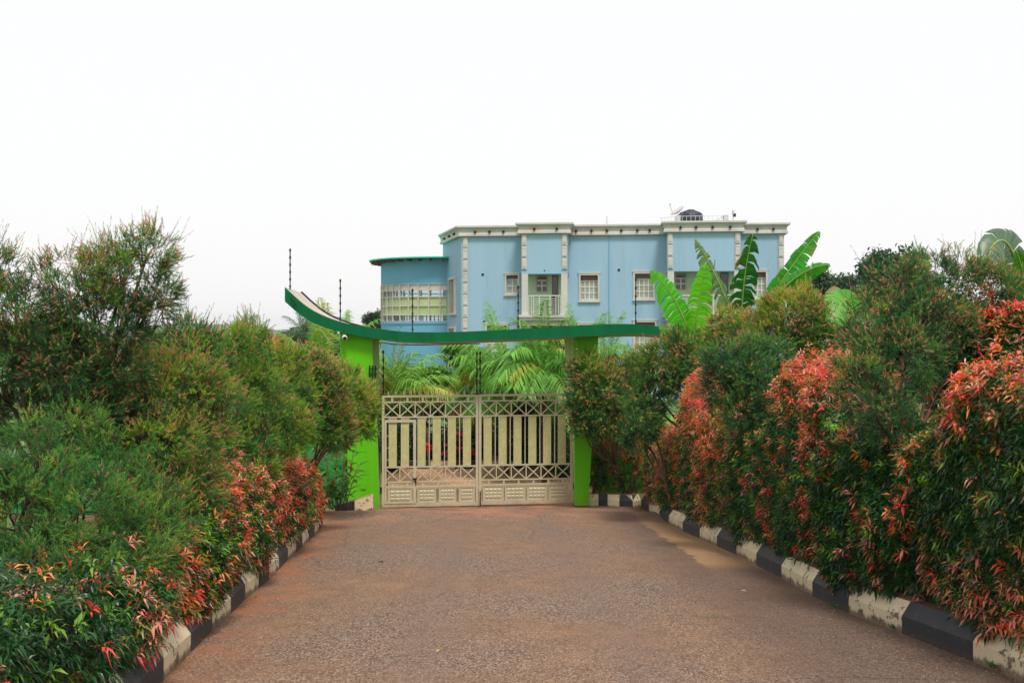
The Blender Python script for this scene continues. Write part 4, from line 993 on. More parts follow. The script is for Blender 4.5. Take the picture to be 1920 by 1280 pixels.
# --- red tipped hedge -------------------------------------------------------
R_RED, R_ORG, R_BRZ, R_PNK = np.array((0.87, 0.075, 0.06)), np.array((0.88, 0.30, 0.10)), np.array((0.64, 0.27, 0.14)), np.array((0.86, 0.28, 0.24))
L_DK, L_MD, L_YG = np.array((0.008, 0.042, 0.013)), np.array((0.030, 0.13, 0.020)), np.array((0.17, 0.32, 0.03))
def hedge(label, side, d0, d1, w, htop, red, seed, dens=210, face=0.06, zlow=0.0, topred=0.5, orange=0.35, p=4.0, inset=0.0, yellow=0.12, xfix=None):
    """clipped hedge stretch from distance d0 to d1 on one side of the drive; htop(d) height above the bed"""
    rng = np.random.default_rng(seed)
    xf = (lambda y: xr(y)+face+inset) if side > 0 else (lambda y: (xl(max(y, 7.3))-(0 if y < 19.3 else min(0.9, (y-19.3)*0.4)))-face-inset)
    if xfix is not None: xf = lambda y: xfix
    dm = 0.5*(d0+d1); B = Vector((xf(dm)+side*w/2, dm, plain(dm)+0.18))
    root = tag(empty('hedge_shrub', B), label, 'shrub', 'red tipped hedge shrubs along the drive')
    lv = Leaves()
    hm = np.mean([htop(d) for d in np.linspace(d0, d1, 9)]); ln = d1-d0
    areas = np.array((ln*hm, ln*w, w*hm, ln*hm*0.45, w*hm*0.5))     # road face, top, camera end, back, far end
    sc_l = max(1.0, (dm/10.0)**0.7); lsc = sc_l**0.45
    for shell in range(2):
        N = int(areas.sum()*dens/sc_l**1.0*(1.0 if shell == 0 else 0.45)); fi = rng.choice(5, N, p=areas/areas.sum())
        q = rng.uniform(-1, 1, (N, 3))           # along, across (−1 = road), up
        q[fi == 0, 1] = -1; q[fi == 1, 2] = 1; q[fi == 2, 0] = -1; q[fi == 3, 1] = 1; q[fi == 4, 0] = 1
        nrm = np.sign(q)*np.abs(q)**(p-1)
        k_ = 1/(np.abs(q)**p).sum(1)**(1/p); q = q*k_[:, None]
        if shell: q *= rng.uniform(0.72, 0.9, (N, 1))
        d = dm+q[:, 0]*ln/2; hh = np.array([htop(v) for v in d])
        x = np.array([xf(v) for v in d])+side*(w/2+q[:, 1]*w/2)
        z = np.array([plain(v) for v in d])+0.17+zlow+(q[:, 2]*0.5+0.5)*(hh-zlow)
        pos = np.stack([x, d, z], 1)
        nv = unit(np.stack([nrm[:, 1]*side, nrm[:, 0], nrm[:, 2]], 1))
        colm = cnoise(pos*np.array((1, 1, 0.25)), seed+4, 4.0)      # upright clumps
        bump = cnoise(pos, seed+3, 2.6)*0.08+colm*0.07+cnoise(pos, seed+5, 7)*0.04+0.06*rng.random(N)
        pos += nv*bump[:, None]
        if shell == 0: tall = (q[:, 2] > 0.9) & (rng.random(N) < 0.22); pos[tall, 2] += rng.uniform(0.03, 0.20, tall.sum())
        gapn = cnoise(pos, seed+21, 6.5); kp = (gapn > -0.6) | (rng.random(N) < 0.25) | (shell == 1)
        q, pos, nv, d = q[kp], pos[kp], nv[kp], d[kp]; N = len(q)
        fz = (q[:, 2]*0.5+0.5)
        sd_ = unit(nv*0.75+np.array((0, 0, 0.45))+rng.normal(size=(N, 3))*0.38)
        patch = cnoise(pos, seed+9, 2.6)
        pr = np.clip(red-0.16+0.36*patch+0.26*cnoise(pos*np.array((1, 1, 0.3)), seed+4, 4.0)+topred*np.clip((fz-0.72)/0.28, 0, 1), 0.02, 0.97)
        isred = (rng.random(N) < pr) & (shell == 0)
        rc = rng.random(N); o2 = np.clip(orange+0.3*cnoise(pos, seed+12, 1.8), 0, 1)
        rcol = np.where((rc < o2*0.45)[:, None], R_ORG, np.where((rc < 0.24+o2*0.42)[:, None], R_BRZ, np.where((rc < 0.70)[:, None], R_RED, R_PNK)))
        gcol = L_DK+(L_MD-L_DK)*np.clip(rng.random(N)+0.25*patch, 0, 1)[:, None]
        yg = (rng.random(N) < yellow*(0.5+fz))[:, None]; gcol = np.where(yg, L_YG, gcol)
        nl = 8 if shell == 0 else 6
        a1 = perp(sd_, rng); a2 = np.cross(sd_, a1)
        t = (np.arange(nl)+0.6)/nl
        az = (np.arange(nl)*2.2)[None, :]+rng.uniform(0, 6.28, (N, 1))
        stem = (0.05+0.05*rng.random(N))*sc_l
        bpos = pos[:, None, :]+sd_[:, None, :]*(stem[:, None]*t[None, :])[:, :, None]
        rad = a1[:, None, :]*np.cos(az)[:, :, None]+a2[:, None, :]*np.sin(az)[:, :, None]
        ld = unit(sd_[:, None, :]*(0.25+0.75*t[None, :, None])+rad+rng.normal(size=(N, nl, 3))*0.15)
        LL = (0.088 if dm < 11 else 0.074)*lsc*(0.65+0.6*rng.random((N, nl)))*(1-0.25*t[None, :])
        WW = LL*(0.21+0.07*rng.random((N, nl)))
        dr = 0.12+0.38*rng.random((N, nl))
        mixr = (isred[:, None] & (t[None, :] > 0.02+0.38*rng.random((N, 1))))[:, :, None]
        cc = np.where(mixr, rcol[:, None, :], gcol[:, None, :])*(0.72+0.55*rng.random((N, nl, 1)))
        upv = unit(np.array((0, 0, 1.0))+0.3*rng.normal(size=(N*nl, 3)))
        (lv.leaves if (shell == 0 and dm < 9.5) else lv.leaves2)(bpos.reshape(-1, 3), ld.reshape(-1, 3), upv, LL.ravel(), WW.ravel(), dr.ravel(), cc.reshape(-1, 3))
    wood = MB(); wood.tube([(xf(v)+side*w*0.5, v, plain(v)+0.08) for v in np.linspace(d0+0.1, d1-0.1, 8)], 0.03, 5)
    for k_ in range(max(3, int(ln*4))):
        y = d0+ln*(k_+0.5)/max(3, int(ln*4)); b0 = Vector((xf(y)+side*w*0.5, y, plain(y)+0.08)); hh_ = htop(y)
        for j in range(3): limb(wood, b0, b0+Vector((rng.normal()*w*0.2, rng.normal()*0.2, hh_*rng.uniform(0.6, 0.9))), 0.018, 0.004, rng, 0.06, 4, 5)
    inv = Matrix.Translation(-B)
    o = wood.build('stem', M_TWIG, root, True); o.matrix_parent_inverse = inv
    o = lv.build('foliage', M_GLOSSY, root); o.matrix_parent_inverse = inv
    return root
def hf(pts): return lambda d: float(np.interp(d, [q[0] for q in pts], [q[1] for q in pts]))
hedge('near tall red tipped hedge shrub at the right edge of the picture', 1, 6.0, 9.5, 1.25, hf([(6, 1.95), (8.4, 1.9), (9.5, 1.45)]), 0.40, 101, dens=330, topred=0.45, orange=0.5)
hedge('low dark stretch of hedge under the bare trunk on the right', 1, 9.1, 12.1, 0.9, hf([(9, 1.45), (10.4, 1.35), (12.1, 1.45)]), 0.22, 102, dens=320, topred=0.2, orange=0.4)
hedge('tall clipped red column in the middle of the right hedge', 1, 11.5, 13.9, 1.0, hf([(11.5, 2.02), (12.6, 2.15), (13.9, 2.15)]), 0.36, 103, dens=320, topred=0.75, orange=0.3, p=5)
hedge('low hedge stretch between the two tall red columns', 1, 13.7, 16.8, 0.9, hf([(13.7, 1.5), (15.2, 1.45), (16.8, 1.7)]), 0.27, 104, dens=330, topred=0.3, orange=0.4)
hedge('tall orange and red hedge column nearer the gate on the right', 1, 16.4, 19.8, 0.95, hf([(16.4, 2.0), (17.4, 2.1), (18.2, 2.4), (19.8, 2.35)]), 0.5, 105, dens=340, topred=0.7, orange=0.75, p=5, yellow=0.3)
hedge('low mixed hedge stretch curving round the kerb bend near the gate', 1, 19.5, 24.4, 0.9, hf([(19.5, 1.3), (22, 1.4), (24.6, 1.45)]), 0.42, 106, dens=340, topred=0.2, orange=0.35, yellow=0.25)
hedge('mixed bronze shrub tucked between the kerb end and the right pillar', 1, 25.45, 26.9, 1.5, hf([(25, 1.35), (27, 1.5)]), 0.4, 108, dens=330, topred=0.1, orange=0.35, yellow=0.25, xfix=1.95)
hedge('nearest dark green and red hedge stretch at the bottom left corner', -1, 5.2, 8.4, 1.2, hf([(5.2, 0.5), (7.2, 0.42), (8.4, 0.5)]), 0.44, 111, dens=330, yellow=0.08, topred=-0.1, orange=0.45)
hedge('left hedge stretch with bronze shoots hanging over the kerb', -1, 8.1, 11.1, 0.85, hf([(8.1, 0.55), (9.5, 0.68), (11.1, 0.82)]), 0.56, 112, dens=340, topred=0.1, orange=0.45, yellow=0.25)
hedge('left hedge stretch with a bright red shoot cluster standing up', -1, 10.8, 13.5, 0.85, hf([(10.8, 0.85), (12.2, 1.0), (13.5, 0.9)]), 0.58, 113, dens=340, topred=0.2, orange=0.3, yellow=0.2)
hedge('left hedge stretch of dense pinkish red leaves below the orange topped bottlebrush', -1, 13.2, 16.9, 0.85, hf([(13.2, 0.88), (15.2, 1.0), (16.9, 0.95)]), 0.55, 114, dens=340, topred=0.2, orange=0.3)
hedge('far end of the left hedge where the kerb turns', -1, 16.6, 20.6, 0.8, hf([(16.6, 0.9), (18.5, 0.85), (20.6, 0.6)]), 0.45, 115, dens=340, topred=0.1, orange=0.3, yellow=0.3)
hedge('small red topped shrub rising behind the big right bottlebrush', 1, 10.2, 11.2, 0.9, hf([(10.2, 2.55), (11.2, 2.55)]), 0.3, 107, dens=260, topred=0.8, orange=0.4, inset=1.1, zlow=1.2, p=3)

# --- gingers by the pillars -------------------------------------------------
def ginger(label, base, n, h, seed, lean=0.25, blooms=4):
    rng = np.random.default_rng(seed); B = Vector((base[0], base[1], plain(base[1])+0.1))
    root = tag(empty('ginger_plant', B), label, 'plant', 'red ginger plants by the gate pillars')
    wood = MB(); lv = Leaves(); tipsl = []
    for i in range(n):
        a = rng.uniform(0, 6.28); b0 = Vector((math.cos(a), math.sin(a), 0))*rng.uniform(0.02, 0.16)
        tp = b0+Vector((math.cos(a)*lean*rng.uniform(0.3, 1.3), math.sin(a)*lean*rng.uniform(0.3, 1.3), h*rng.uniform(0.55, 1.0)))
        pts = limb(wood, b0, tp, 0.012, 0.007, rng, 0.05, 5, 5); tipsl.append(tp)
        m = 11; t = np.linspace(0.2, 1.0, m); ps = np.array([np.array(b0.lerp(tp, float(v))) for v in t])
        az = a+np.where(np.arange(m) % 2, 0.0, PI)+rng.normal(size=m)*0.5
        dd = unit(np.stack([np.cos(az), np.sin(az), 0.55+0*az], 1))
        g = np.array((0.025, 0.12, 0.02))+np.array((0.09, 0.18, 0.01))*rng.random((m, 1))
        lv.leaves(ps, dd, np.tile((0, 0, 1.0), (m, 1)), rng.uniform(0.28, 0.44, m), rng.uniform(0.075, 0.11, m), rng.uniform(0.1, 0.5, m), g)
    o = wood.build('stem', M_TWIG, root, True)
    lv.build('leaves', M_GLOSSY, root)
    for i in range(min(blooms, n)):
        lf = Leaves(); m = 26; t = np.linspace(0, 1, m); tp = np.array(tipsl[i]); ax = unit(np.array((rng.normal()*0.4, rng.normal()*0.4, 1)))
        ps = tp+ax*(t*0.15)[:, None]; az = np.arange(m)*2.4
        dd = unit(np.stack([np.cos(az), np.sin(az), 0.8+0*az], 1))
        lf.leaves(ps, dd, np.tile((0, 0, 1.0), (m, 1)), np.full(m, 0.05), np.full(m, 0.022), np.full(m, 0.0), np.tile((0.35, 0.01, 0.02), (m, 1))*(0.7+0.6*rng.random((m, 1))))
        lf.build('flower', M_LEAF, root)
    return root
ginger('ginger clump with dark red flower heads in front of the left pillar', (-3.52, 22.9), 14, 1.25, 301, 0.35, 6)
ginger('lower yellow green ginger clump beside the left wedge kerb', (-3.75, 22.1), 9, 0.8, 302, 0.4, 2)
ginger('ginger with dark fronds and a red flower at the right pillar', (1.75, 25.6), 11, 1.5, 303, 0.4, 3)

# --- banana plants ----------------------------------------------------------
def banana_leaf(parent, inv, pts, width, seed, tatter=0.4, roll=0.0, col=(0.06, 0.20, 0.02), face=None):
    rng = np.random.default_rng(seed); q = [Vector(p) for p in pts]
    n = 56; mid = []
    for i in range(n+1):
        t = i/n
        if len(q) == 3: mid.append(q[0]*(1-t)**2+q[1]*2*t*(1-t)+q[2]*t*t)
        else: mid.append(q[0]*(1-t)**3+q[1]*3*t*(1-t)**2+q[2]*3*t*t*(1-t)+q[3]*t**3)
    V_, T_, C_ = [], [], []
    view = Vector(face) if face else Vector((0, -1, 0.35))
    for sgn in (-1, 1):
        i = 2
        while i < n:
            k_ = int(rng.integers(1, 4)) if rng.random() < tatter else int(rng.integers(3, 8)); k_ = min(k_, n-i)
            dz = rng.normal()*0.16*tatter; swing = rng.normal()*0.30*tatter; slack = rng.uniform(0.0, 0.6)*tatter
            cut = 1-0.35*rng.random()*max(0, tatter-0.3); brown = rng.random() < 0.25*tatter
            for j in range(i, i+k_):
                quad = []
                for jj in (j, j+1):
                    t = jj/n; tg = (mid[min(jj+1, n)]-mid[max(jj-1, 0)]).normalized()
                    sv = tg.cross(view).normalized()*sgn
                    sv = (Matrix.Rotation(roll*sgn*0.6+roll*0.4, 3, tg) @ sv)
                    wv = width*0.5*(math.sin(PI*min(1, 0.03+t*0.965))**0.55)*cut
                    arch_ = 0.30+0.12*math.sin(t*5+sgn)+slack
                    e = mid[jj]+sv*wv*(0.96-0.18*slack)+tg*(0.25+swing)*wv+Vector((0, 0, -1))*wv*(arch_+dz)+view*0.05*wv
                    mm = mid[jj]+sv*wv*0.52+tg*(0.10+0.4*swing)*wv+Vector((0, 0, -1))*wv*(0.02+0.25*slack+dz*0.3)+view*0.12*wv
                    quad.append((mid[jj], mm, e))
                b_ = len(V_); V_ += [*quad[0], *quad[1]]
                T_ += [(b_, b_+1, b_+4), (b_, b_+4, b_+3), (b_+1, b_+2, b_+5), (b_+1, b_+5, b_+4)]
                c = np.array(col)*(0.72+0.45*rng.random()); c2 = np.array((0.22, 0.16, 0.06)) if brown else c*1.08; C_ += [c, c, c2, c]
            i += k_
    lf = Leaves(); lf._push(np.array([tuple(v) for v in V_]), np.array(T_), np.array(C_))
    o = lf.build('leaf', M_BANANA, parent); o.matrix_parent_inverse = inv
    r = MB().tube(mid[::4], [0.022*(1-0.85*i/14)+0.003 for i in range(15)], 6).build('midrib', M_MIDRIB, o, True)
    return o
M_MIDRIB = paint('banana_midrib', (0.22, 0.34, 0.06), 0.5, 0.15, 5)
def banana(label, base, h, leaves, seed):
    B = Vector(base); root = tag(empty('banana_plant', B), label, 'banana plant', 'banana plants'); inv = Matrix.Translation(-B)
    m_ = MB(); m_.tube([B, B+Vector((0.02, 0, h*0.5)), B+Vector((0, 0, h))], [0.12, 0.10, 0.07], 10); o = m_.build('trunk', M_MIDRIB, root, True); o.matrix_parent_inverse = inv
    for i, lf in enumerate(leaves): banana_leaf(root, inv, seed=seed*10+i, **lf)
    return root
DB = 23.2
q = lambda px, py, dd=0.0: P(px, py, DB+dd)
zb_ = plain(DB)+0.1
banana('banana plant with two broad bright green leaves beside the beam end', (P(1296, 620, DB).x, DB, zb_), 3.4, [
    dict(pts=[q(1296, 640), q(1275, 560, -0.15), q(1222, 506, -0.45)], width=0.58, tatter=0.5, col=(0.07, 0.42, 0.01), roll=0.2),
    dict(pts=[q(1300, 640), q(1308, 580, -0.1), q(1322, 494, -0.3)], width=0.56, tatter=0.45, col=(0.12, 0.48, 0.015), roll=-0.2),
    dict(pts=[q(1290, 645), q(1262, 612, -0.3), q(1236, 616, -0.6)], width=0.3, tatter=0.3, col=(0.09, 0.22, 0.03)),
], 41)
banana('taller banana plant with torn leaves reaching up against the house wall', (P(1400, 620, 24.0).x, 24.0, zb_-0.05), 3.3, [
    dict(pts=[q(1385, 620, 0.6), q(1350, 525, 0.4), q(1304, 448, 0.2)], width=0.48, tatter=0.95, col=(0.12, 0.22, 0.07), roll=0.5),
    dict(pts=[q(1390, 620, 0.6), q(1390, 520, 0.2), q(1412, 438, 0.0)], width=0.62, tatter=0.9, col=(0.018, 0.13, 0.012), roll=-0.1),
    dict(pts=[q(1405, 625, 0.6), q(1478, 500, 0.4), q(1536, 434, 0.3)], width=0.52, tatter=0.45, col=(0.03, 0.26, 0.01), roll=-0.55, face=(-0.3, -1, 0.1)),
    dict(pts=[q(1410, 620, 0.6), q(1480, 500, 0.2), q(1556, 496, -0.2)], width=0.44, tatter=0.3, col=(0.06, 0.30, 0.03), roll=0.7),
], 42)
D2 = 17.5; q2 = lambda px, py, dd=0.0: P(px, py, D2+dd)
banana('banana plant with one pale drooping leaf between the rounded bushes on the right', (P(1598, 620, D2).x, D2, plain(D2)+0.1), 2.6, [
    dict(pts=[q2(1605, 650), q2(1592, 560, 0.0), q2(1590, 525, -0.2), q2(1560, 610, -0.6)], width=0.75, tatter=0.4, col=(0.13, 0.40, 0.05), roll=0.2),
    dict(pts=[q2(1605, 650), q2(1620, 570, 0.0), q2(1625, 560, -0.2), q2(1632, 640, -0.5)], width=0.42, tatter=0.3, col=(0.03, 0.12, 0.02)),
    dict(pts=[q2(1600, 650), q2(1575, 600, 0.0), q2(1560, 570, 0.2)], width=0.35, tatter=0.3, col=(0.04, 0.14, 0.02)),
], 43)
D3 = 12.2; q3 = lambda px, py, dd=0.0: P(px, py, D3+dd)
banana('banana plant at the far right edge with a large grey green leaf bent over', (P(1925, 620, D3).x, D3, plain(D3)+0.1), 2.5, [
    dict(pts=[q3(1925, 600), q3(1910, 470, 0), q3(1880, 395, -0.2), q3(1842, 500, -0.4)], width=0.46, tatter=0.3, col=(0.12, 0.20, 0.12), roll=0.15),
    dict(pts=[q3(1930, 610), q3(1925, 520, 0), q3(1905, 470, -0.2)], width=0.3, tatter=0.2, col=(0.06, 0.24, 0.01)),
    dict(pts=[q3(1935, 640), q3(1910, 600, 0), q3(1900, 700, -0.3)], width=0.5, tatter=0.2, col=(0.10, 0.30, 0.02)),
    dict(pts=[q3(1945, 640), q3(1975, 520, 0), q3(2020, 470, -0.3)], width=0.5, tatter=0.4, col=(0.06, 0.22, 0.02)),
], 44)
D4 = 12.0; q4 = lambda px, py, dd=0.0: P(px, py, D4+dd)
banana('banana plant half hidden at the left edge behind the tallest bottlebrush', (P(-10, 900, D4).x, D4, plain(D4)), 1.6, [
    dict(pts=[q4(-10, 950), q4(0, 780), q4(30, 740, -0.3), q4(50, 860, -0.5)], width=0.6, tatter=0.2, col=(0.22, 0.34, 0.18)),
    dict(pts=[q4(-15, 980), q4(10, 870), q4(60, 860, -0.2)], width=0.4, tatter=0.2, col=(0.07, 0.25, 0.03)),
    dict(pts=[q4(-20, 960), q4(-50, 800), q4(-100, 760, -0.3)], width=0.5, tatter=0.3, col=(0.08, 0.25, 0.03)),
], 45)

# --- palms ------------------------------------------------------------------
M_FROND = leaf_material('palm_frond', 0.4, 0.22, 0.35)
def palm(label, base, h, nf, flen, seed, col, stems=1, arch=0.6, yellow=0.1, up=0.9, leaflet=0.62, elmin=25):
    rng = np.random.default_rng(seed); B = Vector(base); root = tag(empty('palm', B), label, 'palm', 'palms inside the gate')
    wood = MB()
    for s_ in range(stems):
        off = Vector((rng.normal()*0.18, rng.normal()*0.18, 0)) if stems > 1 else Vector((0, 0, 0)); hh = h*rng.uniform(0.75, 1.05) if stems > 1 else h
        wood.tube([off, off*1.3+Vector((0, 0, hh*0.5)), off*1.7+Vector((0, 0, hh))], [0.07, 0.06, 0.05], 8)
        top_ = off*1.7+Vector((0, 0, hh))
        for i in range(nf):
            az = 2.399*i+rng.uniform(-0.4, 0.4); el = math.radians(rng.uniform(elmin, 88)*up+5); L = flen*rng.uniform(0.75, 1.1)
            dirv = Vector((math.cos(az)*math.cos(el), math.sin(az)*math.cos(el), math.sin(el)))
            n = 26; pts = []; dcur = dirv.copy(); pcur = top_.copy()
            for k_ in range(n+1):
                pts.append(pcur.copy()); dcur = (dcur+Vector((0, 0, -1))*arch*(1.6/n)*(0.4+1.4*k_/n)*(1.0 if el < 1.3 else 0.5)).normalized(); pcur = pcur+dcur*L/n
            pa = np.array([tuple(p) for p in pts]); tg = unit(np.gradient(pa, axis=0))
            m = 40; tt = np.linspace(0.16, 0.99, m); ps = np.stack([np.interp(tt*n, np.arange(n+1), pa[:, c]) for c in range(3)], 1); tg2 = unit(np.stack([np.interp(tt*n, np.arange(n+1), tg[:, c]) for c in range(3)], 1))
            sidev = unit(np.cross(tg2, np.array((0, 0, 1.0)))+1e-4)
            lf = Leaves(); yel = rng.random() < yellow; c0 = np.array((0.38, 0.40, 0.06)) if yel else np.array(col)*rng.uniform(1.0, 1.7)
            for sg in (-1, 1):
                nv_ = unit(np.cross(sidev, tg2))
                dd = unit(sidev*sg*0.8+tg2*0.75+nv_*(0.35*rng.random((m, 1)))+rng.normal(size=(m, 3))*0.06)
                LL = leaflet*flen/1.8*np.sin(PI*np.clip(0.12+tt*0.86, 0, 1))**0.6*rng.uniform(0.8, 1.1, m)
                lf.leaves(ps, dd, nv_, LL, 0.030*flen/1.8*np.ones(m), rng.uniform(0.3, 0.9, m), c0*(0.8+0.4*rng.random((m, 1))), 0.1, 0.3)
            o = lf.build('frond', M_FROND, root)
            MB().tube(pts[::3], [0.016*(1-0.8*k_/8)+0.002 for k_ in range(len(pts[::3]))], 5).build('rachis', M_MIDRIB, o, True)
    wood.build('trunk', M_BARK, root, True); return root
gp = lambda px, D, z=0.0: (((px-960)*D/F), D, z)
palm('feathery palm rising left of the left pillar behind the shrubs', gp(606, 29), 2.6, 24, 2.0, 401, (0.10, 0.26, 0.04), up=0.95, arch=0.55)
palm('palm directly behind the left pillar with yellowing fronds', gp(722, 28.5), 1.9, 24, 2.2, 402, (0.12, 0.27, 0.03), arch=0.75, yellow=0.35)
palm('thin upright palm spear showing above the beam left of centre', gp(652, 31), 3.5, 5, 1.05, 403, (0.13, 0.30, 0.03), up=1.0, arch=0.25)
palm('large arching palm in the middle of the gateway', gp(950, 30.5), 2.55, 40, 2.1, 404, (0.11, 0.28, 0.03), arch=1.0, up=0.85, elmin=-10, yellow=0.05)
palm('bushy palm just left of the right pillar', gp(1020, 29.0), 2.55, 42, 2.1, 405, (0.10, 0.26, 0.035), arch=1.0, up=0.85, elmin=-10, yellow=0.05)
palm('tall palm whose fronds top the beam at the right pillar', gp(1090, 31.5), 2.5, 26, 2.0, 406, (0.13, 0.31, 0.04), arch=0.85, elmin=0)
palm('low spreading palm at the left of the gate centre', gp(880, 34), 1.5, 16, 1.7, 407, (0.11, 0.28, 0.03), arch=0.7, yellow=0.2)
palm('palm showing just right of the right pillar', gp(1138, 28.6), 2.5, 14, 1.8, 408, (0.09, 0.22, 0.04), arch=0.8)

# --- broadleaf crowns (trees, garden shrubs) --------------------------------
def leafy(name, label, cat, group, base, lobes, seed, size, n, dark, lite, mat=M_LEAF, trunk=0.08, wood_mat=M_BARK, wide=0.45, aspect=0.42, flowers=None):
    """lobes: world (x,y,z,rx,ry,rz)"""
    rng = np.random.default_rng(seed); B = Vector(base); root = tag(empty(name, B), label, cat, group); inv = Matrix.Translation(-B)
    wood = MB(); lv = Leaves(); cen = Vector(np.mean([l[:3] for l in lobes], 0)); f = B.lerp(cen, 0.45)
    limb(wood, B-Vector((0, 0, 0.1)), f, trunk, trunk*0.75, rng, 0.04, 5, 8)
    vol = np.array([l[3]*l[4]+l[3]*l[5]+l[4]*l[5] for l in lobes]); vol /= vol.sum()
    for l, v in zip(lobes, vol):
        c = np.array(l[:3]); R = np.array(l[3:])
        pts = limb(wood, f, Vector(c), trunk*0.55, trunk*0.2, rng, 0.08, 4, 6)
        for k_ in range(5):
            e = c+unit(rng.normal(size=3))*R*0.8; limb(wood, pts[2], Vector(e), trunk*0.22, trunk*0.05, rng, 0.1, 3, 4)
        N = int(n*v); u = unit(rng.normal(size=(N, 3)))
        lump = cnoise(u*2.4+seed, seed, 1.6)
        rho = (1-0.45*rng.random(N)**1.5)*(1+0.2*lump); p = c+u*R*rho[:, None]
        # clusters of leaves
        m = 6; d0 = unit(u+np.array((0, 0, 0.25))+rng.normal(size=(N, 3))*0.5)
        dd = unit(np.repeat(d0, m, 0)*0.5+rng.normal(size=(N*m, 3))*0.8)
        pp = np.repeat(p, m, 0)+rng.normal(size=(N*m, 3))*size*0.5
        g = np.clip(0.45+0.35*cnoise(p, seed+2, 1.2)+0.25*u[:, 2]+0.2*rng.normal(size=N), 0, 1)
        cc = np.repeat(np.array(dark)+(np.array(lite)-np.array(dark))*g[:, None], m, 0)*(0.8+0.4*rng.random((N*m, 1)))
        LL = size*(0.7+0.6*rng.random(N*m)); lv.leaves(pp, dd, unit(np.array((0, 0, 1.0))+0.4*rng.normal(size=(N*m, 3))), LL, LL*aspect, 0.3*rng.random(N*m), cc, 0.15, wide)
    o = wood.build('trunk', wood_mat, root, True); o.matrix_parent_inverse = inv
    o = lv.build('crown', mat, root); o.matrix_parent_inverse = inv
    if flowers:
        for (fx, fy, fz, fc) in flowers:
            lf = Leaves(); m = 14; az = np.arange(m)*2.4; dd = unit(np.stack([np.cos(az), np.sin(az)-0.4, 0.35+0.3*rng.random(m)], 1)); ps = np.tile((fx, fy, fz), (m, 1))+rng.normal(size=(m, 3))*0.02
            lf.leaves(ps, dd, np.tile((0, 0, 1.0), (m, 1)), rng.uniform(0.09, 0.16, m), np.full(m, 0.07), np.full(m, 0.1), np.tile(fc, (m, 1))*(0.7+0.5*rng.random((m, 1))))
            o = lf.build('flower', M_LEAF, root); o.matrix_parent_inverse = inv
    return root
def PL(px, py, D, rx, ry): c = P(px, py, D); s_ = D/F; return (c.x, c.y, c.z, rx*s_, 0.5*(rx+ry)*s_, ry*s_)
GG = 'garden plants inside the gate'
leafy('tree', 'small broadleaf tree seen through the gateway under the beam', 'tree', GG, (-1.1, 33, 0), [PL(872, 668, 33, 30, 16), PL(852, 658, 33, 20, 10), PL(888, 700, 33, 24, 18)], 501, 0.15, 520, (0.05, 0.14, 0.03), (0.22, 0.45, 0.06), trunk=0.06)
leafy('tree', 'round small tree behind the gate below the blue tower', 'tree', GG, (-2.4, 32.5, 0), [PL(800, 712, 32.5, 34, 18), PL(780, 722, 32.5, 26, 16), PL(822, 708, 32.5, 20, 12)], 502, 0.15, 1000, (0.04, 0.11, 0.02), (0.18, 0.40, 0.05), trunk=0.05)
rngf = random.Random(5)
fl1 = [(P(px, py, 32.2).x, 32.2, P(px, py, 32.2).z, (0.85, 0.015, 0.04)) for px, py in ((752, 832), (803, 836), (802, 846), (838, 836), (832, 852), (858, 815), (866, 816), (864, 826), (860, 842), (866, 842), (885, 847), (888, 852), (872, 850), (757, 838), (812, 842), (846, 838))]
leafy('poinsettia_bush', 'dark leafy bush with scarlet flowers behind the left gate leaf', 'bush', GG, (-2.3, 33.2, 0.1), [PL(770, 840, 33.2, 45, 42), PL(820, 845, 33.2, 40, 36), PL(870, 835, 33.2, 40, 42)], 503, 0.13, 1500, (0.012, 0.035, 0.014), (0.03, 0.09, 0.03), trunk=0.03, flowers=fl1)
leafy('hedge_shrub', 'orange leaved clipped shrub behind the meeting stile of the gate', 'shrub', GG, (-0.9, 33.4, 0.1), [PL(893, 790, 33.4, 26, 36), PL(870, 780, 33.4, 26, 18), PL(905, 760, 33.4, 22, 16)], 504, 0.10, 1300, (0.10, 0.09, 0.03), (0.50, 0.17, 0.08))
leafy('garden_shrub', 'dark rounded shrub behind the right gate leaf', 'shrub', GG, (0.5, 34.2, 0.0), [PL(960, 820, 34.2, 40, 50), PL(1010, 830, 34.2, 34, 44)], 505, 0.12, 1500, (0.012, 0.045, 0.016), (0.04, 0.11, 0.03))
leafy('garden_shrub', 'bright green shrub behind the right end of the gate', 'shrub', GG, (1.25, 31.0, 0.0), [PL(1045, 850, 31, 36, 46), PL(1030, 800, 31.4, 34, 34), PL(1060, 880, 30.4, 30, 30)], 506, 0.11, 1500, (0.03, 0.09, 0.02), (0.10, 0.22, 0.04))
leafy('garden_shrub', 'dense leafy shrub at the foot of the middle palms', 'shrub', GG, (0.6, 31.8, 0), [PL(960, 775, 31.8, 34, 30), PL(1010, 780, 31.8, 34, 30), PL(1000, 830, 32.2, 40, 40)], 510, 0.13, 1300, (0.02, 0.07, 0.02), (0.08, 0.2, 0.04))
leafy('garden_shrub', 'bushy green shrub low behind the wicket door', 'shrub', GG, (-3.4, 31.6, 0.0), [PL(726, 800, 31.6, 30, 40), PL(728, 770, 31.8, 28, 24), PL(722, 860, 31.4, 26, 30)], 507, 0.12, 1100, (0.02, 0.06, 0.02), (0.07, 0.17, 0.03))
leafy('garden_shrub', 'tall green shrub between the palms above the gate', 'shrub', GG, (-1.6, 36.5, 0), [PL(850, 735, 36.5, 40, 30), PL(910, 720, 36.5, 40, 36), PL(960, 735, 36.5, 40, 30)], 509, 0.2, 1200, (0.04, 0.13, 0.02), (0.16, 0.36, 0.05), aspect=0.3)
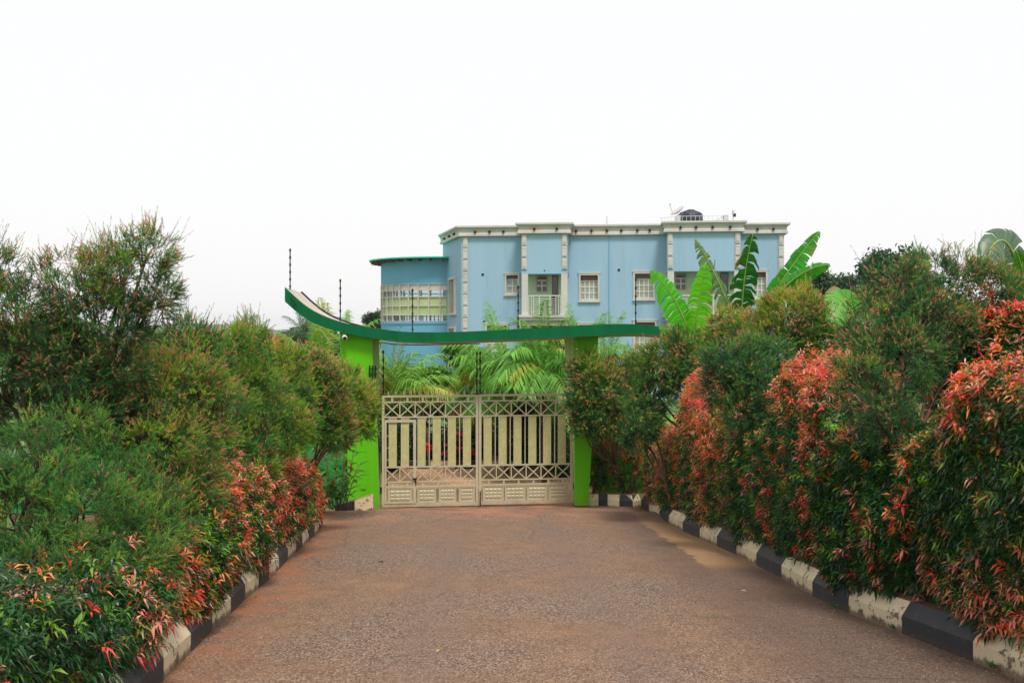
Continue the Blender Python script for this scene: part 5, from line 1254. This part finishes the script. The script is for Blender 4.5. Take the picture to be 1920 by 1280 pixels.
leafy('garden_shrub', 'yellow green leafy mass along the top of the gate', 'shrub', GG, (-0.2, 35.5, 0.0), [PL(840, 748, 35.5, 50, 20), PL(920, 745, 35.5, 34, 18), PL(780, 758, 35.4, 40, 24), PL(985, 755, 35.5, 50, 22), PL(740, 770, 35.4, 30, 22)], 508, 0.22, 1500, (0.05, 0.13, 0.02), (0.18, 0.36, 0.04), aspect=0.3)

# background trees
FT = 'distant trees beyond the walls'
def bgtree(label, px, D, top_py, rx, seed, size=0.35, n=1500, dark=(0.018, 0.05, 0.02), lite=(0.05, 0.115, 0.035), nl=7, basez=-0.6):
    r = random.Random(seed); ctr = P(px, top_py, D); s_ = D/F; h = ctr.z-basez; lobes = []
    for i in range(nl):
        a = r.uniform(-1, 1); zz = r.uniform(0.45, 0.88)
        w_ = rx*s_*r.uniform(0.38, 0.55)
        lobes.append((ctr.x+a*rx*s_*0.6*(1.2-abs(zz-0.6)), D+r.uniform(-1, 1)*rx*s_*0.4, basez+h*zz-w_*0.35, w_, w_, w_*0.72))
    dzt = ctr.z-max(l[2]+l[5]*0.95 for l in lobes); lobes = [(l[0], l[1], l[2]+dzt*(1 if l[2] > basez+h*0.55 else 0.5), *l[3:]) for l in lobes]
    return leafy('tree', label, 'tree', FT, (ctr.x, D, basez), lobes, seed, size, n, dark, lite, trunk=0.16)
bgtree('dark rounded tree right of the house behind the banana leaf', 1520, 82, 512, 55, 601, n=1700)
bgtree('lower dark tree between the house and the right shrubs', 1578, 88, 522, 50, 602, n=1500)
bgtree('dark domed tree behind the top of the big right bottlebrush', 1690, 60, 472, 70, 603, size=0.3, n=2000, nl=9)
bgtree('dark tree behind the right pillar shrubs farther along', 1640, 75, 540, 40, 604, n=900)
bgtree('low bluish tree left of the gateway behind the palm', 590, 95, 618, 42, 605, n=1300)
bgtree('small dark tree at the edge of the distant grove on the left', 628, 85, 626, 34, 606, n=1000)
bgtree('far tree beside the red roofed houses', 548, 150, 622, 32, 607, size=0.5, n=900)
bgtree('slim dark tree between the tower and the beam', 702, 98, 592, 16, 608, n=500, nl=4)
bgtree('tree at left between the hill and the tallest bottlebrush', 420, 120, 626, 60, 609, size=0.45, n=1300)
bgtree('tree at far left behind the hedge', 120, 60, 600, 110, 610, size=0.35, n=1800, nl=9)
bgtree('broad tree filling the gap behind the left hedge', 330, 70, 628, 70, 611, size=0.35, n=1500, nl=8)
bgtree('broad tree filling the gap behind the far right hedge', 1800, 45, 560, 110, 612, size=0.25, n=2200, nl=9, lite=(0.08, 0.2, 0.03))
palm('dark distant coconut palm in the grove left of the gateway', gp(568, 92, -0.6), 4.0, 16, 2.6, 411, (0.03, 0.08, 0.035), arch=0.7, yellow=0)
palm('second dark distant palm in the grove beside the left pillar', gp(600, 90, -0.6), 3.6, 16, 2.4, 412, (0.03, 0.09, 0.035), arch=0.7, yellow=0)

# distant red roofed houses
M_TILE = paint('red_roof_tiles', lin(178, 84, 62), 0.8, 0.15, 1.5)
M_CREAM = paint('cream_wall', lin(214, 196, 176), 0.8, 0.06, 1)
def far_house(label, px, py, D, w, d, h):
    c = P(px, py, D); zb2 = c.z-h-2.2; root = tag(empty('far_house', (c.x, D, zb2)), label, 'house', 'distant red roofed houses')
    wl = MB().box(-w/2, w/2, 0, d, 0, h).build('wall', M_CREAM, root)
    for k_ in range(3): MB().box(-w/2+w*(k_+0.3)/3, -w/2+w*(k_+0.7)/3, -0.06, -0.01, h*0.4, h*0.75).build('window', M_DARKPANE, root)
    e = 0.7; MB().add([(-w/2-e, -e, h), (w/2+e, -e, h), (w/2+e, d+e, h), (-w/2-e, d+e, h), (-w*0.2, d/2, h+2.2), (w*0.2, d/2, h+2.2)], [(0, 1, 5, 4), (1, 2, 5), (2, 3, 4, 5), (3, 0, 4), (3, 2, 1, 0)]).build('roof', M_TILE, root)
far_house('distant house with a red hipped roof nearest the left palm', 526, 626, 260, 8, 7, 5)
far_house('distant orange roofed house lower and left of the other', 512, 632, 230, 7, 6, 4)
far_house('tiny red roofed house on the far left hillside', 436, 615, 900, 10, 9, 6)
far_house('second tiny red roofed house on the far left hillside', 408, 616, 940, 10, 9, 6)

# ================================================================== SMALL THINGS
# fallen leaves on the drive
for (px, py, s_, c, lb) in ((720, 1057, 0.10, (0.02, 0.014, 0.010), 'curled black dead leaf on the drive left of centre'), (624, 1228, 0.09, (0.16, 0.26, 0.13), 'pale green fallen leaf on the drive near the bottom'), (818, 1224, 0.08, (0.34, 0.42, 0.05), 'yellow green fallen leaf on the drive near the bottom centre'),
        (916, 1048, 0.04, (0.03, 0.02, 0.015), 'tiny dark dead leaf in the middle of the drive'), (480, 1123, 0.08, (0.05, 0.06, 0.03), 'dark curled leaf by the left kerb'), (1400, 1110, 0.06, (0.45, 0.38, 0.25), 'pale dry leaf on the right side of the drive')):
    x, y = on_road(px, py); lf = Leaves(); a = (px*0.37) % 6.28
    lf.leaves(np.array([(x, y, road_z(y)+0.012)]), np.array([(math.cos(a), 0.3*math.sin(a), 0.22)]), np.array([(0, -0.3, 1.0)]), np.array([s_]), np.array([s_*0.4]), np.array([0.1]), np.array([c]), 0.35)
    o = lf.build('fallen_leaf', M_LEAF); tag(o, lb, 'leaf', 'fallen leaves on the drive')
# litter of tiny bits along the kerbs
rng = np.random.default_rng(77); lf = Leaves(); N = 420
yv = 7+13*rng.random(N)**1.3; left = rng.random(N) < 0.65
off = np.abs(rng.normal(size=N))*0.35+0.02
xv = np.array([(xl(y)+o_) if l_ else (xr(y)-o_) for y, o_, l_ in zip(yv, off, left)])
zv = np.array([road_z(y) for y in yv])+0.002
az = rng.uniform(0, 6.28, N); dd = unit(np.stack([np.cos(az), np.sin(az), 0.08+0.1*rng.random(N)], 1))
cols = np.where((rng.random(N) < 0.4)[:, None], np.array((0.32, 0.2, 0.12)), np.where((rng.random(N) < 0.5)[:, None], np.array((0.16, 0.06, 0.03)), np.array((0.42, 0.34, 0.2))))
lf.leaves(np.stack([xv, yv, zv], 1), dd, np.tile((0, 0, 1.0), (N, 1)), rng.uniform(0.015, 0.05, N), rng.uniform(0.006, 0.014, N), np.full(N, 0.05), cols, 0.2)
tag(lf.build('leaf_litter', M_LEAF), 'scattered dry leaf bits along the foot of both kerbs', 'leaf litter', kind='stuff')
# small weeds at the foot of the right kerb
for i, (px, py, lb) in enumerate(((1677, 1176, 'small green weed at the foot of the right kerb'), (1868, 1250, 'weed in the lower right corner against the kerb'), (1563, 1136, 'tiny weed by the middle of the right kerb'))):
    x, y = on_road(px, py); lf = Leaves(); m = 16; az = np.arange(m)*2.4; rr_ = np.random.default_rng(i)
    dd = unit(np.stack([np.cos(az), np.sin(az), 0.5+0.9*rr_.random(m)], 1)); s_ = (0.06, 0.075, 0.045)[i]
    lf.leaves(np.tile((x, y, road_z(y)-0.01), (m, 1))+rr_.normal(size=(m, 3))*(0.02, 0.01, 0.0), dd, np.tile((0, 0, 1.0), (m, 1)), s_*(0.6+0.7*rr_.random(m)), np.full(m, s_*0.3), 0.3*rr_.random(m), np.tile((0.06, 0.17, 0.03), (m, 1)))
    tag(lf.build('weed', M_LEAF), lb, 'weed', 'weeds by the right kerb')

# ================================================================== AIR
m_, n_, b_ = newmat('thin_haze'); n_.nodes.remove(b_)
pv = n_.nodes.new('ShaderNodeVolumePrincipled'); pv.inputs['Color'].default_value = (0.93, 0.97, 1.0, 1); pv.inputs['Density'].default_value = 0.00022; pv.inputs['Anisotropy'].default_value = 0.2
out_ = [x for x in n_.nodes if x.type == 'OUTPUT_MATERIAL'][0]; n_.links.new(pv.outputs[0], out_.inputs['Volume'])
tag(MB().box(-2100, 2100, -60, 2100, -14, 24).build('haze', m_), kind='stuff')
